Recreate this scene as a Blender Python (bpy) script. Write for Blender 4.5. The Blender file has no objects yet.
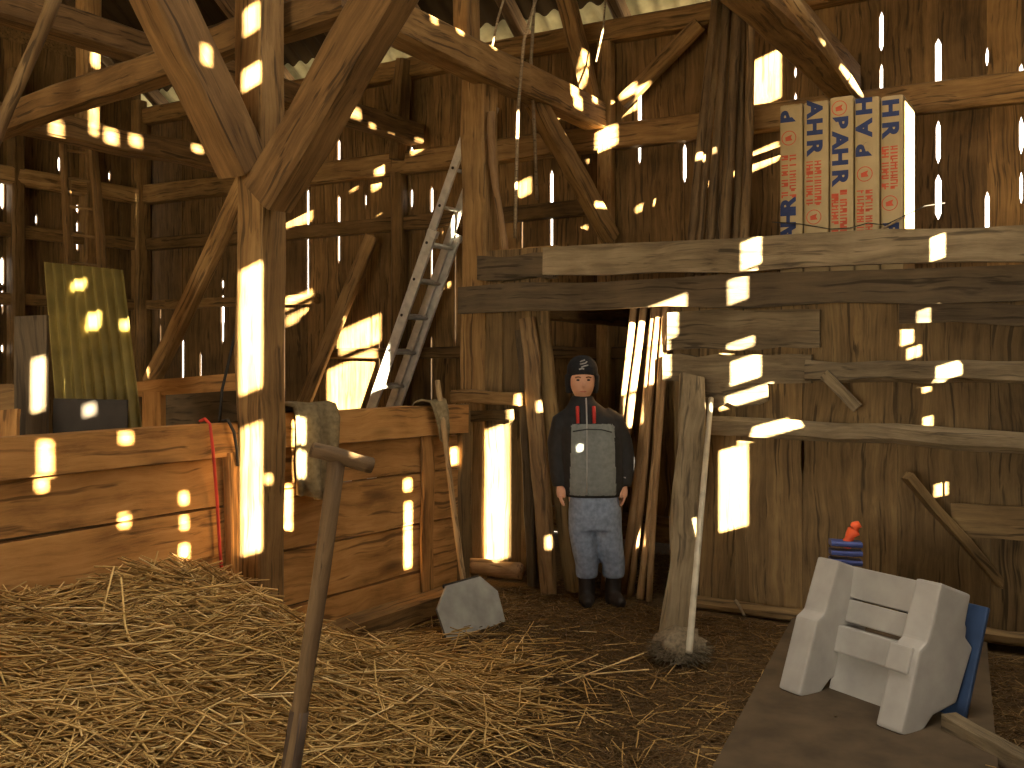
import bpy, bmesh, math, random
import numpy as np
from mathutils import Vector, Matrix, noise
random.seed(11)
rng = np.random.default_rng(7)
SC = bpy.context.scene
COL = SC.collection

# ------------------------------------------------------------------ camera, sky, sun, exposure
FPX, HOR, CAMH = 1000.0, 355.0, 1.5          # focal length in pixels, horizon row, eye height
cam = bpy.data.cameras.new('camera')
cam.sensor_width = 36.0
cam.lens = 36.0 * FPX / 1024.0
cam.shift_y = -(384.0 - HOR) / 1024.0
cam.clip_start = 0.05
cam_o = bpy.data.objects.new('camera', cam)
cam_o.location = (0, 0, CAMH)
cam_o.rotation_euler = (math.pi / 2, 0, 0)
COL.objects.link(cam_o)
SC.camera = cam_o

world = bpy.data.worlds.new('sky')
SC.world = world
world.use_nodes = True
bg = world.node_tree.nodes['Background']
bg.inputs['Color'].default_value = (1.0, 0.90, 0.76, 1)
bg.inputs['Strength'].default_value = 1.0

TAN_E = 0.235
SUN_D = Vector((-0.276, 0.961, -TAN_E)).normalized()
sun = bpy.data.lights.new('sun', 'SUN')
sun.energy = 20.0
sun.color = (1.0, 0.87, 0.62)
sun.angle = math.radians(0.3)
sun_o = bpy.data.objects.new('sun', sun)
sun_o.rotation_euler = (-SUN_D).to_track_quat('Z', 'Y').to_euler()
sun_o.location = (6, -14, 8)
COL.objects.link(sun_o)

SC.view_settings.view_transform = 'Standard'
SC.view_settings.look = 'None'
SC.view_settings.exposure = 3.28
SC.view_settings.gamma = 1.0
SC.view_settings.use_curve_mapping = False
SC.cycles.use_denoising = True
SC.cycles.max_bounces = 8
SC.cycles.diffuse_bounces = 6

# ------------------------------------------------------------------ the barn's axes: u runs deep to the right, v runs deep to the left
u2 = Vector((0.515, 0.857, 0)); v2 = Vector((-0.857, 0.515, 0)); ZZ = Vector((0, 0, 1))
RS = .70   # roof slope
def B(U, V, z): return u2 * U + v2 * V + ZZ * z
def UV(p): return p.dot(u2), p.dot(v2)
def ray(px, py): return Vector(((px - 512) / FPX, 1.0, (HOR - py) / FPX))
CAMP = Vector((0, 0, CAMH))
def at(px, py, Y): return CAMP + ray(px, py) * Y
def onU(px, py, U): r = ray(px, py); return CAMP + r * (U / r.dot(u2))
def onV(px, py, V): r = ray(px, py); return CAMP + r * (V / r.dot(v2))
def onF(px, py, z=0.0): r = ray(px, py); return CAMP + r * ((z - CAMH) / r.z)

UW, UP, VL, VLW, VR, UF = 7.48, 5.67, 3.42, 9.3, -1.29, -7.0   # back wall, partition, low wall, far gable, near gable, front wall

# area portal in the added barn-front opening, guides the sky light inside
pl = bpy.data.lights.new('barn_front_portal', 'AREA'); pl.shape = 'RECTANGLE'; pl.size = 5.2; pl.size_y = 3.1
pl.cycles.is_portal = True
po = bpy.data.objects.new('barn_front_portal', pl)
po.matrix_world = Matrix.Translation(B(UF + 0.1, 1.5, 1.6)) @ Matrix((v2, ZZ, v2.cross(ZZ))).transposed().to_4x4()
COL.objects.link(po)
pl2 = bpy.data.lights.new('roof_fill_portal', 'AREA'); pl2.shape = 'RECTANGLE'; pl2.size = 2.7; pl2.size_y = 6.0; pl2.cycles.is_portal = True  # portal for the unseen roof opening added for fill light
po2 = bpy.data.objects.new('roof_fill_portal', pl2)
rd = (u2 - ZZ * RS).normalized(); rn = (u2 * RS + ZZ).normalized()
po2.matrix_world = Matrix.Translation(B(2.72, .25, 4.42 + RS * 4.76 + .1)) @ Matrix((v2, rn.cross(v2), rn)).transposed().to_4x4()
COL.objects.link(po2)

# ------------------------------------------------------------------ materials
def newmat(name, rough=0.8):
    m = bpy.data.materials.new(name); m.use_nodes = True
    nt = m.node_tree; b = nt.nodes['Principled BSDF']
    b.inputs['Roughness'].default_value = rough
    b.inputs['Specular IOR Level'].default_value = 0.25
    return m, nt, b
def N(nt, t, **kw):
    n = nt.nodes.new(t)
    for k, v in kw.items(): setattr(n, k, v)
    return n
def ramp(nt, stops):
    r = N(nt, 'ShaderNodeValToRGB'); e = r.color_ramp.elements
    while len(e) < len(stops): e.new(0.5)
    for el, (p, c) in zip(e, stops): el.position = p; el.color = (*c, 1)
    return r
def wood(name, dark, mid, light, rough=0.75, grain=26, knots=0.0, bump=0.35, vary=0.35):
    m, nt, b = newmat(name, rough); L = nt.links.new
    tc = N(nt, 'ShaderNodeTexCoord'); oi = N(nt, 'ShaderNodeObjectInfo')
    add = N(nt, 'ShaderNodeVectorMath', operation='MULTIPLY_ADD')
    add.inputs[1].default_value = (37, 37, 37)
    cmb = N(nt, 'ShaderNodeCombineXYZ')
    for i in range(3): L(oi.outputs['Random'], cmb.inputs[i])
    L(cmb.outputs[0], add.inputs[0]); L(tc.outputs['Object'], add.inputs[2])
    # slow warp, then stretched grain
    wz = N(nt, 'ShaderNodeTexNoise'); wz.inputs['Scale'].default_value = 2.2; wz.inputs['Detail'].default_value = 2
    L(add.outputs[0], wz.inputs['Vector'])
    wa = N(nt, 'ShaderNodeVectorMath', operation='MULTIPLY_ADD'); wa.inputs[1].default_value = (0.0, 0.09, 0.09)
    L(wz.outputs['Color'], wa.inputs[0]); L(add.outputs[0], wa.inputs[2])
    mp = N(nt, 'ShaderNodeMapping'); mp.inputs['Scale'].default_value = (1.1, grain, grain)
    L(wa.outputs[0], mp.inputs['Vector'])
    n1 = N(nt, 'ShaderNodeTexNoise'); n1.inputs['Scale'].default_value = 1.0; n1.inputs['Detail'].default_value = 9; n1.inputs['Roughness'].default_value = 0.74
    L(mp.outputs[0], n1.inputs['Vector'])
    n2 = N(nt, 'ShaderNodeTexNoise'); n2.inputs['Scale'].default_value = 3.0; n2.inputs['Detail'].default_value = 4
    L(add.outputs[0], n2.inputs['Vector'])
    mx = N(nt, 'ShaderNodeMix', data_type='FLOAT'); mx.inputs[0].default_value = 0.34
    L(n1.outputs['Fac'], mx.inputs[2]); L(n2.outputs['Fac'], mx.inputs[3])
    r = ramp(nt, [(0.35, dark), (0.5, mid), (0.66, light)])
    L(mx.outputs[0], r.inputs[0])
    col = r.outputs[0]
    if knots > 0:
        km = N(nt, 'ShaderNodeMapping'); km.inputs['Scale'].default_value = (1.5, 5.0, 5.0); L(add.outputs[0], km.inputs['Vector'])
        vo = N(nt, 'ShaderNodeTexVoronoi'); vo.inputs['Scale'].default_value = 0.9; L(km.outputs[0], vo.inputs['Vector'])
        kr = N(nt, 'ShaderNodeMapRange'); kr.inputs[1].default_value = 0.06; kr.inputs[2].default_value = 0.2; kr.inputs[3].default_value = knots; kr.inputs[4].default_value = 0
        L(vo.outputs['Distance'], kr.inputs[0])
        km2 = N(nt, 'ShaderNodeMix', data_type='RGBA'); L(kr.outputs[0], km2.inputs[0]); L(col, km2.inputs[6])
        km2.inputs[7].default_value = (*[c * 0.35 for c in dark], 1); col = km2.outputs[2]
    # thin dark drying cracks along the grain
    cm = N(nt, 'ShaderNodeMapping'); cm.inputs['Scale'].default_value = (.9, grain * 2.0, grain * 2.0); L(wa.outputs[0], cm.inputs['Vector'])
    n3 = N(nt, 'ShaderNodeTexNoise'); n3.inputs['Scale'].default_value = 1.0; n3.inputs['Detail'].default_value = 3; L(cm.outputs[0], n3.inputs['Vector'])
    cr = N(nt, 'ShaderNodeMapRange'); cr.inputs[1].default_value = .34; cr.inputs[2].default_value = .43; cr.inputs[3].default_value = .75; cr.inputs[4].default_value = 0
    L(n3.outputs['Fac'], cr.inputs[0])
    cx_ = N(nt, 'ShaderNodeMix', data_type='RGBA'); L(cr.outputs[0], cx_.inputs[0]); L(col, cx_.inputs[6]); cx_.inputs[7].default_value = (*[c * .4 for c in dark], 1); col = cx_.outputs[2]
    hs = N(nt, 'ShaderNodeHueSaturation')
    vr = N(nt, 'ShaderNodeMapRange'); vr.inputs[3].default_value = 1 - vary; vr.inputs[4].default_value = 1 + vary
    L(oi.outputs['Random'], vr.inputs[0]); L(vr.outputs[0], hs.inputs['Value']); L(col, hs.inputs['Color'])
    L(hs.outputs[0], b.inputs['Base Color'])
    bp = N(nt, 'ShaderNodeBump'); bp.inputs['Strength'].default_value = bump; bp.inputs['Distance'].default_value = 0.012
    L(n1.outputs['Fac'], bp.inputs['Height']); L(bp.outputs[0], b.inputs['Normal'])
    return m
def plain(name, c, rough=0.7, metal=0.0, var=0.15, scale=14, bump=0.1):
    m, nt, b = newmat(name, rough); L = nt.links.new
    b.inputs['Metallic'].default_value = metal
    tc = N(nt, 'ShaderNodeTexCoord'); n = N(nt, 'ShaderNodeTexNoise'); n.inputs['Scale'].default_value = scale; n.inputs['Detail'].default_value = 5
    L(tc.outputs['Object'], n.inputs['Vector'])
    r = ramp(nt, [(0.3, [x * (1 - var) for x in c]), (0.7, [min(1, x * (1 + var)) for x in c])])
    L(n.outputs['Fac'], r.inputs[0]); L(r.outputs[0], b.inputs['Base Color'])
    if bump:
        bp = N(nt, 'ShaderNodeBump'); bp.inputs['Strength'].default_value = bump; bp.inputs['Distance'].default_value = 0.01
        L(n.outputs['Fac'], bp.inputs['Height']); L(bp.outputs[0], b.inputs['Normal'])
    return m
M = {}
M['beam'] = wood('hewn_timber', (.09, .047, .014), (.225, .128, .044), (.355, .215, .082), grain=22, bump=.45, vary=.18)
M['beamd'] = wood('shaded_timber', (.05, .026, .008), (.135, .074, .025), (.225, .132, .050), grain=22, bump=.45, vary=.15)  # beam colour darkened to stand for the weaker light on the upper timbers
M['plank'] = wood('orange_plank', (.16, .075, .019), (.38, .190, .055), (.52, .280, .092), grain=16, knots=.75, vary=.12)
M['board'] = wood('weathered_board', (.05, .027, .008), (.138, .076, .024), (.235, .135, .047), grain=24, knots=.4, vary=.32)
M['pboard'] = wood('partition_board', (.06, .037, .013), (.14, .088, .034), (.225, .149, .060), grain=22, knots=.3, vary=.2)
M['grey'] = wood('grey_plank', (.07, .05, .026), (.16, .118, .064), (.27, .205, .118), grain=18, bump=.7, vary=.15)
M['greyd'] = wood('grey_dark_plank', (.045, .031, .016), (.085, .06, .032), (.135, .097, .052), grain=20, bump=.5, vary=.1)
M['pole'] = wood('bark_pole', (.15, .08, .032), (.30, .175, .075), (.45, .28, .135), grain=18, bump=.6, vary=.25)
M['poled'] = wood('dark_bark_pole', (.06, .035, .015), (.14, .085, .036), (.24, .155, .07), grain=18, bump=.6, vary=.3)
M['roof'] = plain('roof_sheet', (.028, .018, .009), .95, scale=3); M['roof'].node_tree.nodes['Principled BSDF'].inputs['Specular IOR Level'].default_value = 0.02
M['eave'] = plain('daylit_eave_sheet', (.22, .20, .115), .9, var=.35, scale=6)  # outdoor light on the overhang put into a paler sheet colour
M['rafter'] = wood('rafter_wood', (.05, .028, .014), (.10, .058, .026), (.16, .095, .045), grain=20)

M['handle'] = wood('shovel_handle', (.24, .14, .06), (.42, .27, .12), (.55, .37, .18), grain=40)

# ------------------------------------------------------------------ mesh helpers
def tag(o, label=None, cat=None, group=None, kind=None):
    if label: o['label'] = label
    if cat: o['category'] = cat
    if group: o['group'] = group
    if kind: o['kind'] = kind
    return o
def link(name, me, mat, parent=None, mtx=None):
    o = bpy.data.objects.new(name, me); COL.objects.link(o)
    if mat is not None and me is not None and len(me.materials) == 0: me.materials.append(mat)
    mtx = mtx or Matrix.Identity(4)
    if parent is not None:
        o.parent = parent
        o.matrix_basis = parent_world(parent).inverted() @ mtx
    else:
        o.matrix_basis = mtx
    return o
def parent_world(p):
    m = p.matrix_basis.copy()
    if p.parent: m = parent_world(p.parent) @ m
    return m
def empty(name, loc, rotz=0):
    o = bpy.data.objects.new(name, None); COL.objects.link(o)
    o.empty_display_size = 0.1
    o.matrix_basis = Matrix.Translation(loc) @ Matrix.Rotation(rotz, 4, 'Z')
    return o
def mesh(name, vs, fs, smooth=False):
    me = bpy.data.meshes.new(name); me.from_pydata([tuple(v) for v in vs], [], fs); me.update()
    if smooth:
        me.polygons.foreach_set('use_smooth', [True] * len(me.polygons))
    return me
def frame(p0, p1, up=None):
    d = (p1 - p0).normalized()
    up = up or (ZZ if abs(d.z) < 0.95 else u2)
    y = up.cross(d).normalized(); z = d.cross(y)
    m = Matrix((d, y, z)).transposed().to_4x4(); m.translation = p0
    return m
def rings_mesh(name, rings, closed_ends=True, smooth=False):
    n = len(rings[0]); vs = [p for r in rings for p in r]; fs = []
    for i in range(len(rings) - 1):
        for j in range(n):
            k = (j + 1) % n
            fs.append((i * n + j, i * n + k, (i + 1) * n + k, (i + 1) * n + j))
    if closed_ends:
        fs.append(tuple(range(n - 1, -1, -1))); b = (len(rings) - 1) * n
        fs.append(tuple(range(b, b + n)))
    return mesh(name, vs, fs, smooth)
def timber(name, p0, p1, w, h, mat, parent=None, rough=0.006, up=None, ch=0.12, segs=5, taper=1.0, bow=0.0):
    """hewn timber: chamfered section, slightly wavy along its length (local x)"""
    L = (p1 - p0).length; rings = []
    c = min(w, h) * ch
    sec = [(-w/2 + c, -h/2), (w/2 - c, -h/2), (w/2, -h/2 + c), (w/2, h/2 - c), (w/2 - c, h/2), (-w/2 + c, h/2), (-w/2, h/2 - c), (-w/2, -h/2 + c)]
    ph = random.random() * 6
    for i in range(segs + 1):
        t = i / segs; s = 1 + (taper - 1) * t
        oy = random.uniform(-rough, rough); oz = random.uniform(-rough, rough) + bow * math.sin(math.pi * t)
        rings.append([Vector((t * L, a * s + oy + random.uniform(-rough, rough) * .5, b * s + oz + random.uniform(-rough, rough) * .5)) for a, b in sec])
    return link(name, rings_mesh(name, rings), mat, parent, frame(p0, p1, up))
def plank(name, p0, p1, w, h, mat, parent=None, rough=0.004, up=None, segs=5, wav=0.0):
    """sawn plank: rectangular section, wavy edges; w is thickness, h is width"""
    L = (p1 - p0).length; rings = []
    for i in range(segs + 1):
        t = i / segs
        a0 = random.uniform(-wav, wav); a1 = random.uniform(-wav, wav); o = random.uniform(-rough, rough)
        rings.append([Vector((t * L, -w/2 + o, -h/2 + a0)), Vector((t * L, w/2 + o, -h/2 + a0)), Vector((t * L, w/2 + o, h/2 + a1)), Vector((t * L, -w/2 + o, h/2 + a1))])
    return link(name, rings_mesh(name, rings), mat, parent, frame(p0, p1, up))
def pole(name, p0, p1, r0, r1, mat, parent=None, n=9, segs=6, bend=0.015, smooth=True):
    L = (p1 - p0).length; rings = []
    ph = random.random() * 6.28; bx, by = random.uniform(-bend, bend), random.uniform(-bend, bend)
    for i in range(segs + 1):
        t = i / segs; r = r0 + (r1 - r0) * t
        ox = bx * math.sin(math.pi * t); oy = by * math.sin(math.pi * t * 1.7)
        rings.append([Vector((t * L, ox + r * math.cos(6.2832 * k / n) * random.uniform(.95, 1.05), oy + r * math.sin(6.2832 * k / n) * random.uniform(.95, 1.05))) for k in range(n)])
    return link(name, rings_mesh(name, rings, smooth=smooth), mat, parent, frame(p0, p1))
def tube(name, pts, r, mat, parent=None, n=6):
    """round cord or rod along points; local origin at the first point"""
    pts = [Vector(p) for p in pts]; o = pts[0]; rings = []
    for i, p in enumerate(pts):
        d = (pts[min(i + 1, len(pts) - 1)] - pts[max(i - 1, 0)]).normalized()
        a = d.cross(Vector((0.31, 0.2, 0.93))).normalized(); b = d.cross(a)
        rr = r[i] if isinstance(r, (list, tuple)) else r
        rings.append([p - o + (a * math.cos(6.2832 * k / n) + b * math.sin(6.2832 * k / n)) * rr for k in range(n)])
    return link(name, rings_mesh(name, rings, smooth=True), mat, parent, Matrix.Translation(o))
def boxm(name, sx, sy, sz, mat, parent, mtx, bev=0.0):
    """box of full sizes centred on mtx"""
    bm = bmesh.new(); bmesh.ops.create_cube(bm, size=1.0)
    bmesh.ops.scale(bm, vec=(sx, sy, sz), verts=bm.verts)
    if bev: bmesh.ops.bevel(bm, geom=bm.edges[:], offset=bev, segments=2, affect='EDGES', profile=.6)
    me = bpy.data.meshes.new(name); bm.to_mesh(me); bm.free()
    return link(name, me, mat, parent, mtx)
def axes(o, x, y, z):
    m = Matrix((x, y, z)).transposed().to_4x4(); m.translation = o; return m

def board_wall(parent, base, ax, nrm, edges, zlo, zhi, mat, notches=None, th=0.024, jit=0.008, top=0.0, name='board'):
    """vertical boards between consecutive edges along ax; notches[edge] = [(z0, z1, width)] opens the joint there"""
    notches = notches or {}
    for i in range(len(edges) - 1):
        a, b_ = edges[i], edges[i + 1]
        z1 = zhi + random.uniform(-top, top); zl = zlo + random.uniform(0, .01)
        levels = {zl, z1, (zl + z1) * .5}
        for e in (i, i + 1):
            for (n0, n1, w) in notches.get(e, []):
                levels |= {n0 - .03, n0 + .02, n1 - .02, n1 + .03}
        levels = sorted(z for z in levels if zl <= z <= z1)
        def off(e, z):
            o = 0.0
            for (n0, n1, w) in notches.get(e, []):
                if n0 <= z <= n1: o = max(o, w * .5)
            return o
        dz = (i % 2) * jit + random.uniform(0, jit * .5)
        rings = []
        for z in levels:
            l = a + off(i, z) - (b_ - a) * .0 - .001 ; r = b_ - off(i + 1, z) + .001
            rings.append([Vector((z, l - a, -dz)), Vector((z, r - a, -dz)), Vector((z, r - a, -dz - th)), Vector((z, l - a, -dz - th))])
        me = rings_mesh(name, rings)
        # local x up, y along the wall, z towards the room
        o = link(name, me, mat, parent, axes(base + ax * a, ZZ, ax, nrm))

# ------------------------------------------------------------------ ground and floor
def grid_mesh(name, x0, x1, y0, y1, n, m, f):
    vs = [(x0 + (x1 - x0) * i / n, y0 + (y1 - y0) * j / m, 0) for j in range(m + 1) for i in range(n + 1)]
    vs = [(x, y, f(x, y)) for x, y, _ in vs]
    fs = [(j * (n + 1) + i, j * (n + 1) + i + 1, (j + 1) * (n + 1) + i + 1, (j + 1) * (n + 1) + i) for j in range(m) for i in range(n)]
    return mesh(name, vs, fs, True)
def earth_mat():
    m, nt, b = newmat('trampled_earth', .95); L = nt.links.new
    tc = N(nt, 'ShaderNodeTexCoord')
    n1 = N(nt, 'ShaderNodeTexNoise'); n1.inputs['Scale'].default_value = 2.3; n1.inputs['Detail'].default_value = 8
    n2 = N(nt, 'ShaderNodeTexNoise'); n2.inputs['Scale'].default_value = 55; n2.inputs['Detail'].default_value = 6
    L(tc.outputs['Object'], n1.inputs['Vector']); L(tc.outputs['Object'], n2.inputs['Vector'])
    mx = N(nt, 'ShaderNodeMix', data_type='FLOAT'); mx.inputs[0].default_value = .5
    L(n1.outputs['Fac'], mx.inputs[2]); L(n2.outputs['Fac'], mx.inputs[3])
    r = ramp(nt, [(.33, (.045, .026, .010)), (.5, (.10, .06, .023)), (.68, (.17, .105, .042))])
    L(mx.outputs[0], r.inputs[0]); L(r.outputs[0], b.inputs['Base Color'])
    bp = N(nt, 'ShaderNodeBump'); bp.inputs['Strength'].default_value = .8; bp.inputs['Distance'].default_value = .02
    L(n2.outputs['Fac'], bp.inputs['Height']); L(bp.outputs[0], b.inputs['Normal'])
    return m
M['earth'] = earth_mat()
def fl(x, y): return 0.012 * noise.noise(Vector((x * 1.7, y * 1.7, 0)))
fm = grid_mesh('floor', UF, UW, VR, VLW, 60, 50, fl)
floor = link('floor', fm, M['earth'], None, axes(Vector((0, 0, 0)), u2, v2, ZZ)); tag(floor, kind='structure', label='trampled brown earth floor with straw litter')
M['yard'] = plain('pale_yard', (.55, .50, .40), .95, scale=.6)
yard = link('ground', mesh('ground', [(-60, -60, -.06), (60, -60, -.06), (60, 60, -.06), (-60, 60, -.06)], [(0, 1, 2, 3)]), M['yard'])
tag(yard, kind='structure', label='pale open ground outside the barn')

# ------------------------------------------------------------------ back wall: vertical boards, rails, light coming through open joints
wall_back = empty('wall_back', B(UW, 4, 0)); tag(wall_back, kind='structure', label='weathered vertical board wall at the back of the barn')
def Vof(px, U=UW): return UV(onU(px, 355, U))[1]
def Zof(px, py, U=UW): return onU(px, py, U).z
# open joints seen against the light: pixel column, then (top row, bottom row, width in pixels)
gaps = {1021: [(66, 86, 5), (120, 150, 5), (175, 200, 4)], 987: [(50, 64, 4), (76, 88, 4)], 970: [(196, 232, 6)], 938: [(42, 92, 8), (124, 160, 6), (178, 216, 8)],
        881: [(14, 48, 6), (66, 98, 5)], 834: [], 795: [(68, 76, 4), (94, 106, 4)], 741: [], 684: [(146, 180, 5)], 639: [(80, 126, 7), (142, 162, 5)], 606: [],
        583: [(356, 388, 3)], 551: [(172, 206, 5), (212, 262, 4)], 522: [(220, 250, 3)], 497: [], 470: [(140, 200, 2)], 455: [(210, 340, 2)], 427: [(245, 285, 4), (338, 400, 3)], 431: [(188, 212, 6)],
        411: [(148, 164, 5), (190, 206, 4)], 379: [(330, 400, 3)], 365: [(195, 206, 3), (230, 250, 4)], 338: [(140, 170, 6), (196, 224, 6), (232, 262, 5)], 307: [(190, 225, 4), (235, 300, 3)], 284: [(215, 410, 3)],
        250: [], 222: [(280, 288, 4), (296, 322, 6), (324, 342, 4)], 200: [(353, 380, 5)], 182: [(340, 385, 4)], 160: [(300, 318, 4), (325, 350, 4)], 150: []}
gl = sorted(((Vof(px), px) for px in gaps), key=lambda t: t[0])
edges = []; notch = {}
for V, px in gl:
    if edges and V - edges[-1] < .13:
        idx = len(edges) - 1
    else:
        while edges and V - edges[-1] > .46: edges.append(edges[-1] + .30 if V - edges[-1] > .6 else (edges[-1] + V) / 2)
        edges.append(V); idx = len(edges) - 1
    for (a, b_, w) in gaps[px]:
        p = onU(px, a, UW); notch.setdefault(idx, []).append((Zof(px, b_), Zof(px, a), max(.012, w * p.y / 1000 * .75)))
e0 = []; x = edges[0] - .34
while x > VR - .3: e0.insert(0, x); x -= .34
off = len(e0); e1 = []; x = edges[-1] + .26
while x < VLW + .26: e1.append(x); x += .27
edges = e0 + edges + e1; notch = {k + off: v for k, v in notch.items()}
board_wall(wall_back, B(UW, 0, 0), v2, -u2, edges, 0.0, 4.12, M['board'], notch, top=.02)
WB = UW - .075
for (z, h, V0, V1, w) in ((3.27, .20, VR, VLW, .13), (4.13, .17, VR, VLW, .15), (2.72, .13, 3.5, VLW - .1, .09), (1.52, .10, 2.4, 6.6, .09), (2.05, .10, 6.7, VLW - .1, .08), (.12, .2, VR, VLW, .13)):
    timber('rail', B(UW - w / 2 - .002, V0, z), B(UW - w / 2 - .002, V1, z), w, h, M['beam'] if 3 < z < 4 else M['board'], wall_back, segs=10, rough=.008)
for px in (610, 404, 284 - 20, 149):
    V = Vof(px); z1 = 4.05
    timber('stud', B(UW - .075, V, 0), B(UW - .075, V, z1), .12, .12, M['beam'] if px == 610 else M['board'], wall_back, segs=5)
timber('wall_brace', onU(622, 103, UW - .19), onU(700, 24, UW - .19), .09, .11, M['beam'], wall_back, rough=.004)
timber('wall_brace', onU(404, 60, UW - .18), onU(398, 160, UW - .18), .09, .16, M['board'], wall_back)

# left gable wall, seen along the far left
wall_left = empty('wall_left', B(4, VLW, 0)); tag(wall_left, kind='structure', label='dark board gable wall with light in its joints')
def Uof(px, V=VLW): return UV(onV(px, 355, V))[0]
lg = {3: [(178, 208, 6), (258, 285, 6)], 13: [(290, 305, 4), (308, 314, 3), (345, 352, 5)], 22: [(268, 284, 5)], 37: [(215, 224, 4)], 60: [(158, 170, 4)], 78: [(205, 212, 5), (222, 250, 4)], 92: [(257, 266, 5)],
      110: [(172, 180, 4)], 141: [(246, 285, 6), (288, 293, 4), (302, 316, 4)], 121: []}
gl = sorted((Uof(px), px) for px in lg)
edges = [x for x in np.arange(UF, gl[0][0] - .15, .31)]; notch = {}
for U, px in gl:
    if U - edges[-1] > .12: edges.append(U)
    for (a, b_, w) in lg[px]:
        p = onV(px, a, VLW); notch.setdefault(len(edges) - 1, []).append((onV(px, b_, VLW).z, p.z, max(.014, w * p.y / 1000 * .75)))
if UW - edges[-1] > .1: edges.append(UW)
board_wall(wall_left, B(0, VLW, 0), u2, -v2, edges, 0, 4.6, M['board'], notch, top=.01)
def roofz(U): return 4.40 + RS * (min(UW - U, U - UF)) if UF < U < UW else 4.40
URIDGE = (UW + UF) / 2
gm = mesh('gable_boards', [B(UF, VLW + .05, 4.3) - B(4, VLW, 0), B(UW, VLW + .05, 4.3) - B(4, VLW, 0), B(URIDGE, VLW + .05, roofz(URIDGE)) - B(4, VLW, 0),
                           B(UF, VLW + .08, 4.3) - B(4, VLW, 0), B(UW, VLW + .08, 4.3) - B(4, VLW, 0), B(URIDGE, VLW + .08, roofz(URIDGE)) - B(4, VLW, 0)], [(0, 1, 2), (3, 5, 4), (0, 3, 4, 1), (1, 4, 5, 2), (2, 5, 3, 0)])
link('gable_boards', gm, M['board'], wall_left, Matrix.Translation(B(4, VLW, 0)))
for (z, h, w) in ((3.25, .17, .13), (2.05, .12, .08), (2.72, .13, .09), (.1, .18, .12)):
    timber('rail', B(UF, VLW - w / 2 - .01, z), B(UW - .1, VLW - w / 2 - .01, z), w, h, M['beam'] if z > 3 else M['board'], wall_left, segs=12)
for U in (5.9, 6.7, UW - .14, 4.6):
    timber('stud', B(U, VLW - .08, 0), B(U, VLW - .08, 4.3), .13, .13, M['board'], wall_left)

# ------------------------------------------------------------------ roof
roof = empty('ceiling', B(URIDGE, 4, 9)); tag(roof, kind='structure', label='dark underside of the corrugated sheet roof on rafters')
def roof_slope(Ue, sgn):
    n = 560; V0, V1 = VR - .4, VLW + .4; vs = []; fs = []
    Us = [Ue + .30 * sgn, Ue, 5.2 if sgn > 0 else -3.0, URIDGE]
    for U in Us:
        for i in range(n + 1):
            V = V0 + (V1 - V0) * i / n
            vs.append(B(U, V, 4.42 + RS * (Ue - U) * sgn + .024 * math.cos(V * 6.2832 / .17)))
    for k in range(3):
        for i in range(n):
            V = V0 + (V1 - V0) * (i + .5) / n
            if sgn > 0 and k == 2 and -1.1 < V < 1.6: continue      # opening added above the camera side to let in sky light
            a = k * (n + 1) + i; fs.append((a, a + 1, a + n + 2, a + n + 1))
    o = B(URIDGE, 4, 9)
    eave = [f for f in fs if f[0] <= n]; fs = [f for f in fs if f[0] > n]
    link('eave_sheet', mesh('eave_sheet', [v - o for v in vs[:2 * (n + 1)]], eave, True), M['eave'], roof, Matrix.Translation(o))
    link('roof_sheet', mesh('roof_sheet', [v - o for v in vs], fs, True), M['roof'], roof, Matrix.Translation(o))
roof_slope(UW, 1); roof_slope(UF, -1)
for V in np.arange(VR + .1, VLW, .93):
    for Ue in (UW, UF):
        s = 1 if Ue > URIDGE else -1
        timber('rafter', B(Ue + .22 * s, V, 4.29 - RS * .22), B(URIDGE, V, 4.29 + RS * abs(URIDGE - Ue)), .1, .14, M['rafter'], roof, segs=4)
for k in range(7):
    U = UW - .5 - k * .9; z = 4.385 + RS * (UW - U)
    timber('batten', B(U, VR, z), B(U, VLW, z), .08, .05, M['rafter'], roof, segs=3)

# ------------------------------------------------------------------ front wall with an unseen opening added for sky light
wall_front = empty('wall_front', B(UF, 0, 0)); tag(wall_front, kind='structure', label='front barn wall with a wide opening added for sky light')
board_wall(wall_front, B(UF, 0, 0), v2, u2, [VR - .1, VR + .2], 0, 4.3, M['board'], {})
board_wall(wall_front, B(UF, 0, 0), v2, u2, list(np.arange(4.1, 9.5, .3)), 0, 4.3, M['board'], {})
plank('lintel', B(UF, VR, 3.72), B(UF, 4.2, 3.72), .05, 1.1, M['board'], wall_front)
timber('rail', B(UF, VR, 4.12), B(UF, VLW, 4.12), .16, .3, M['beam'], wall_front)

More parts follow.
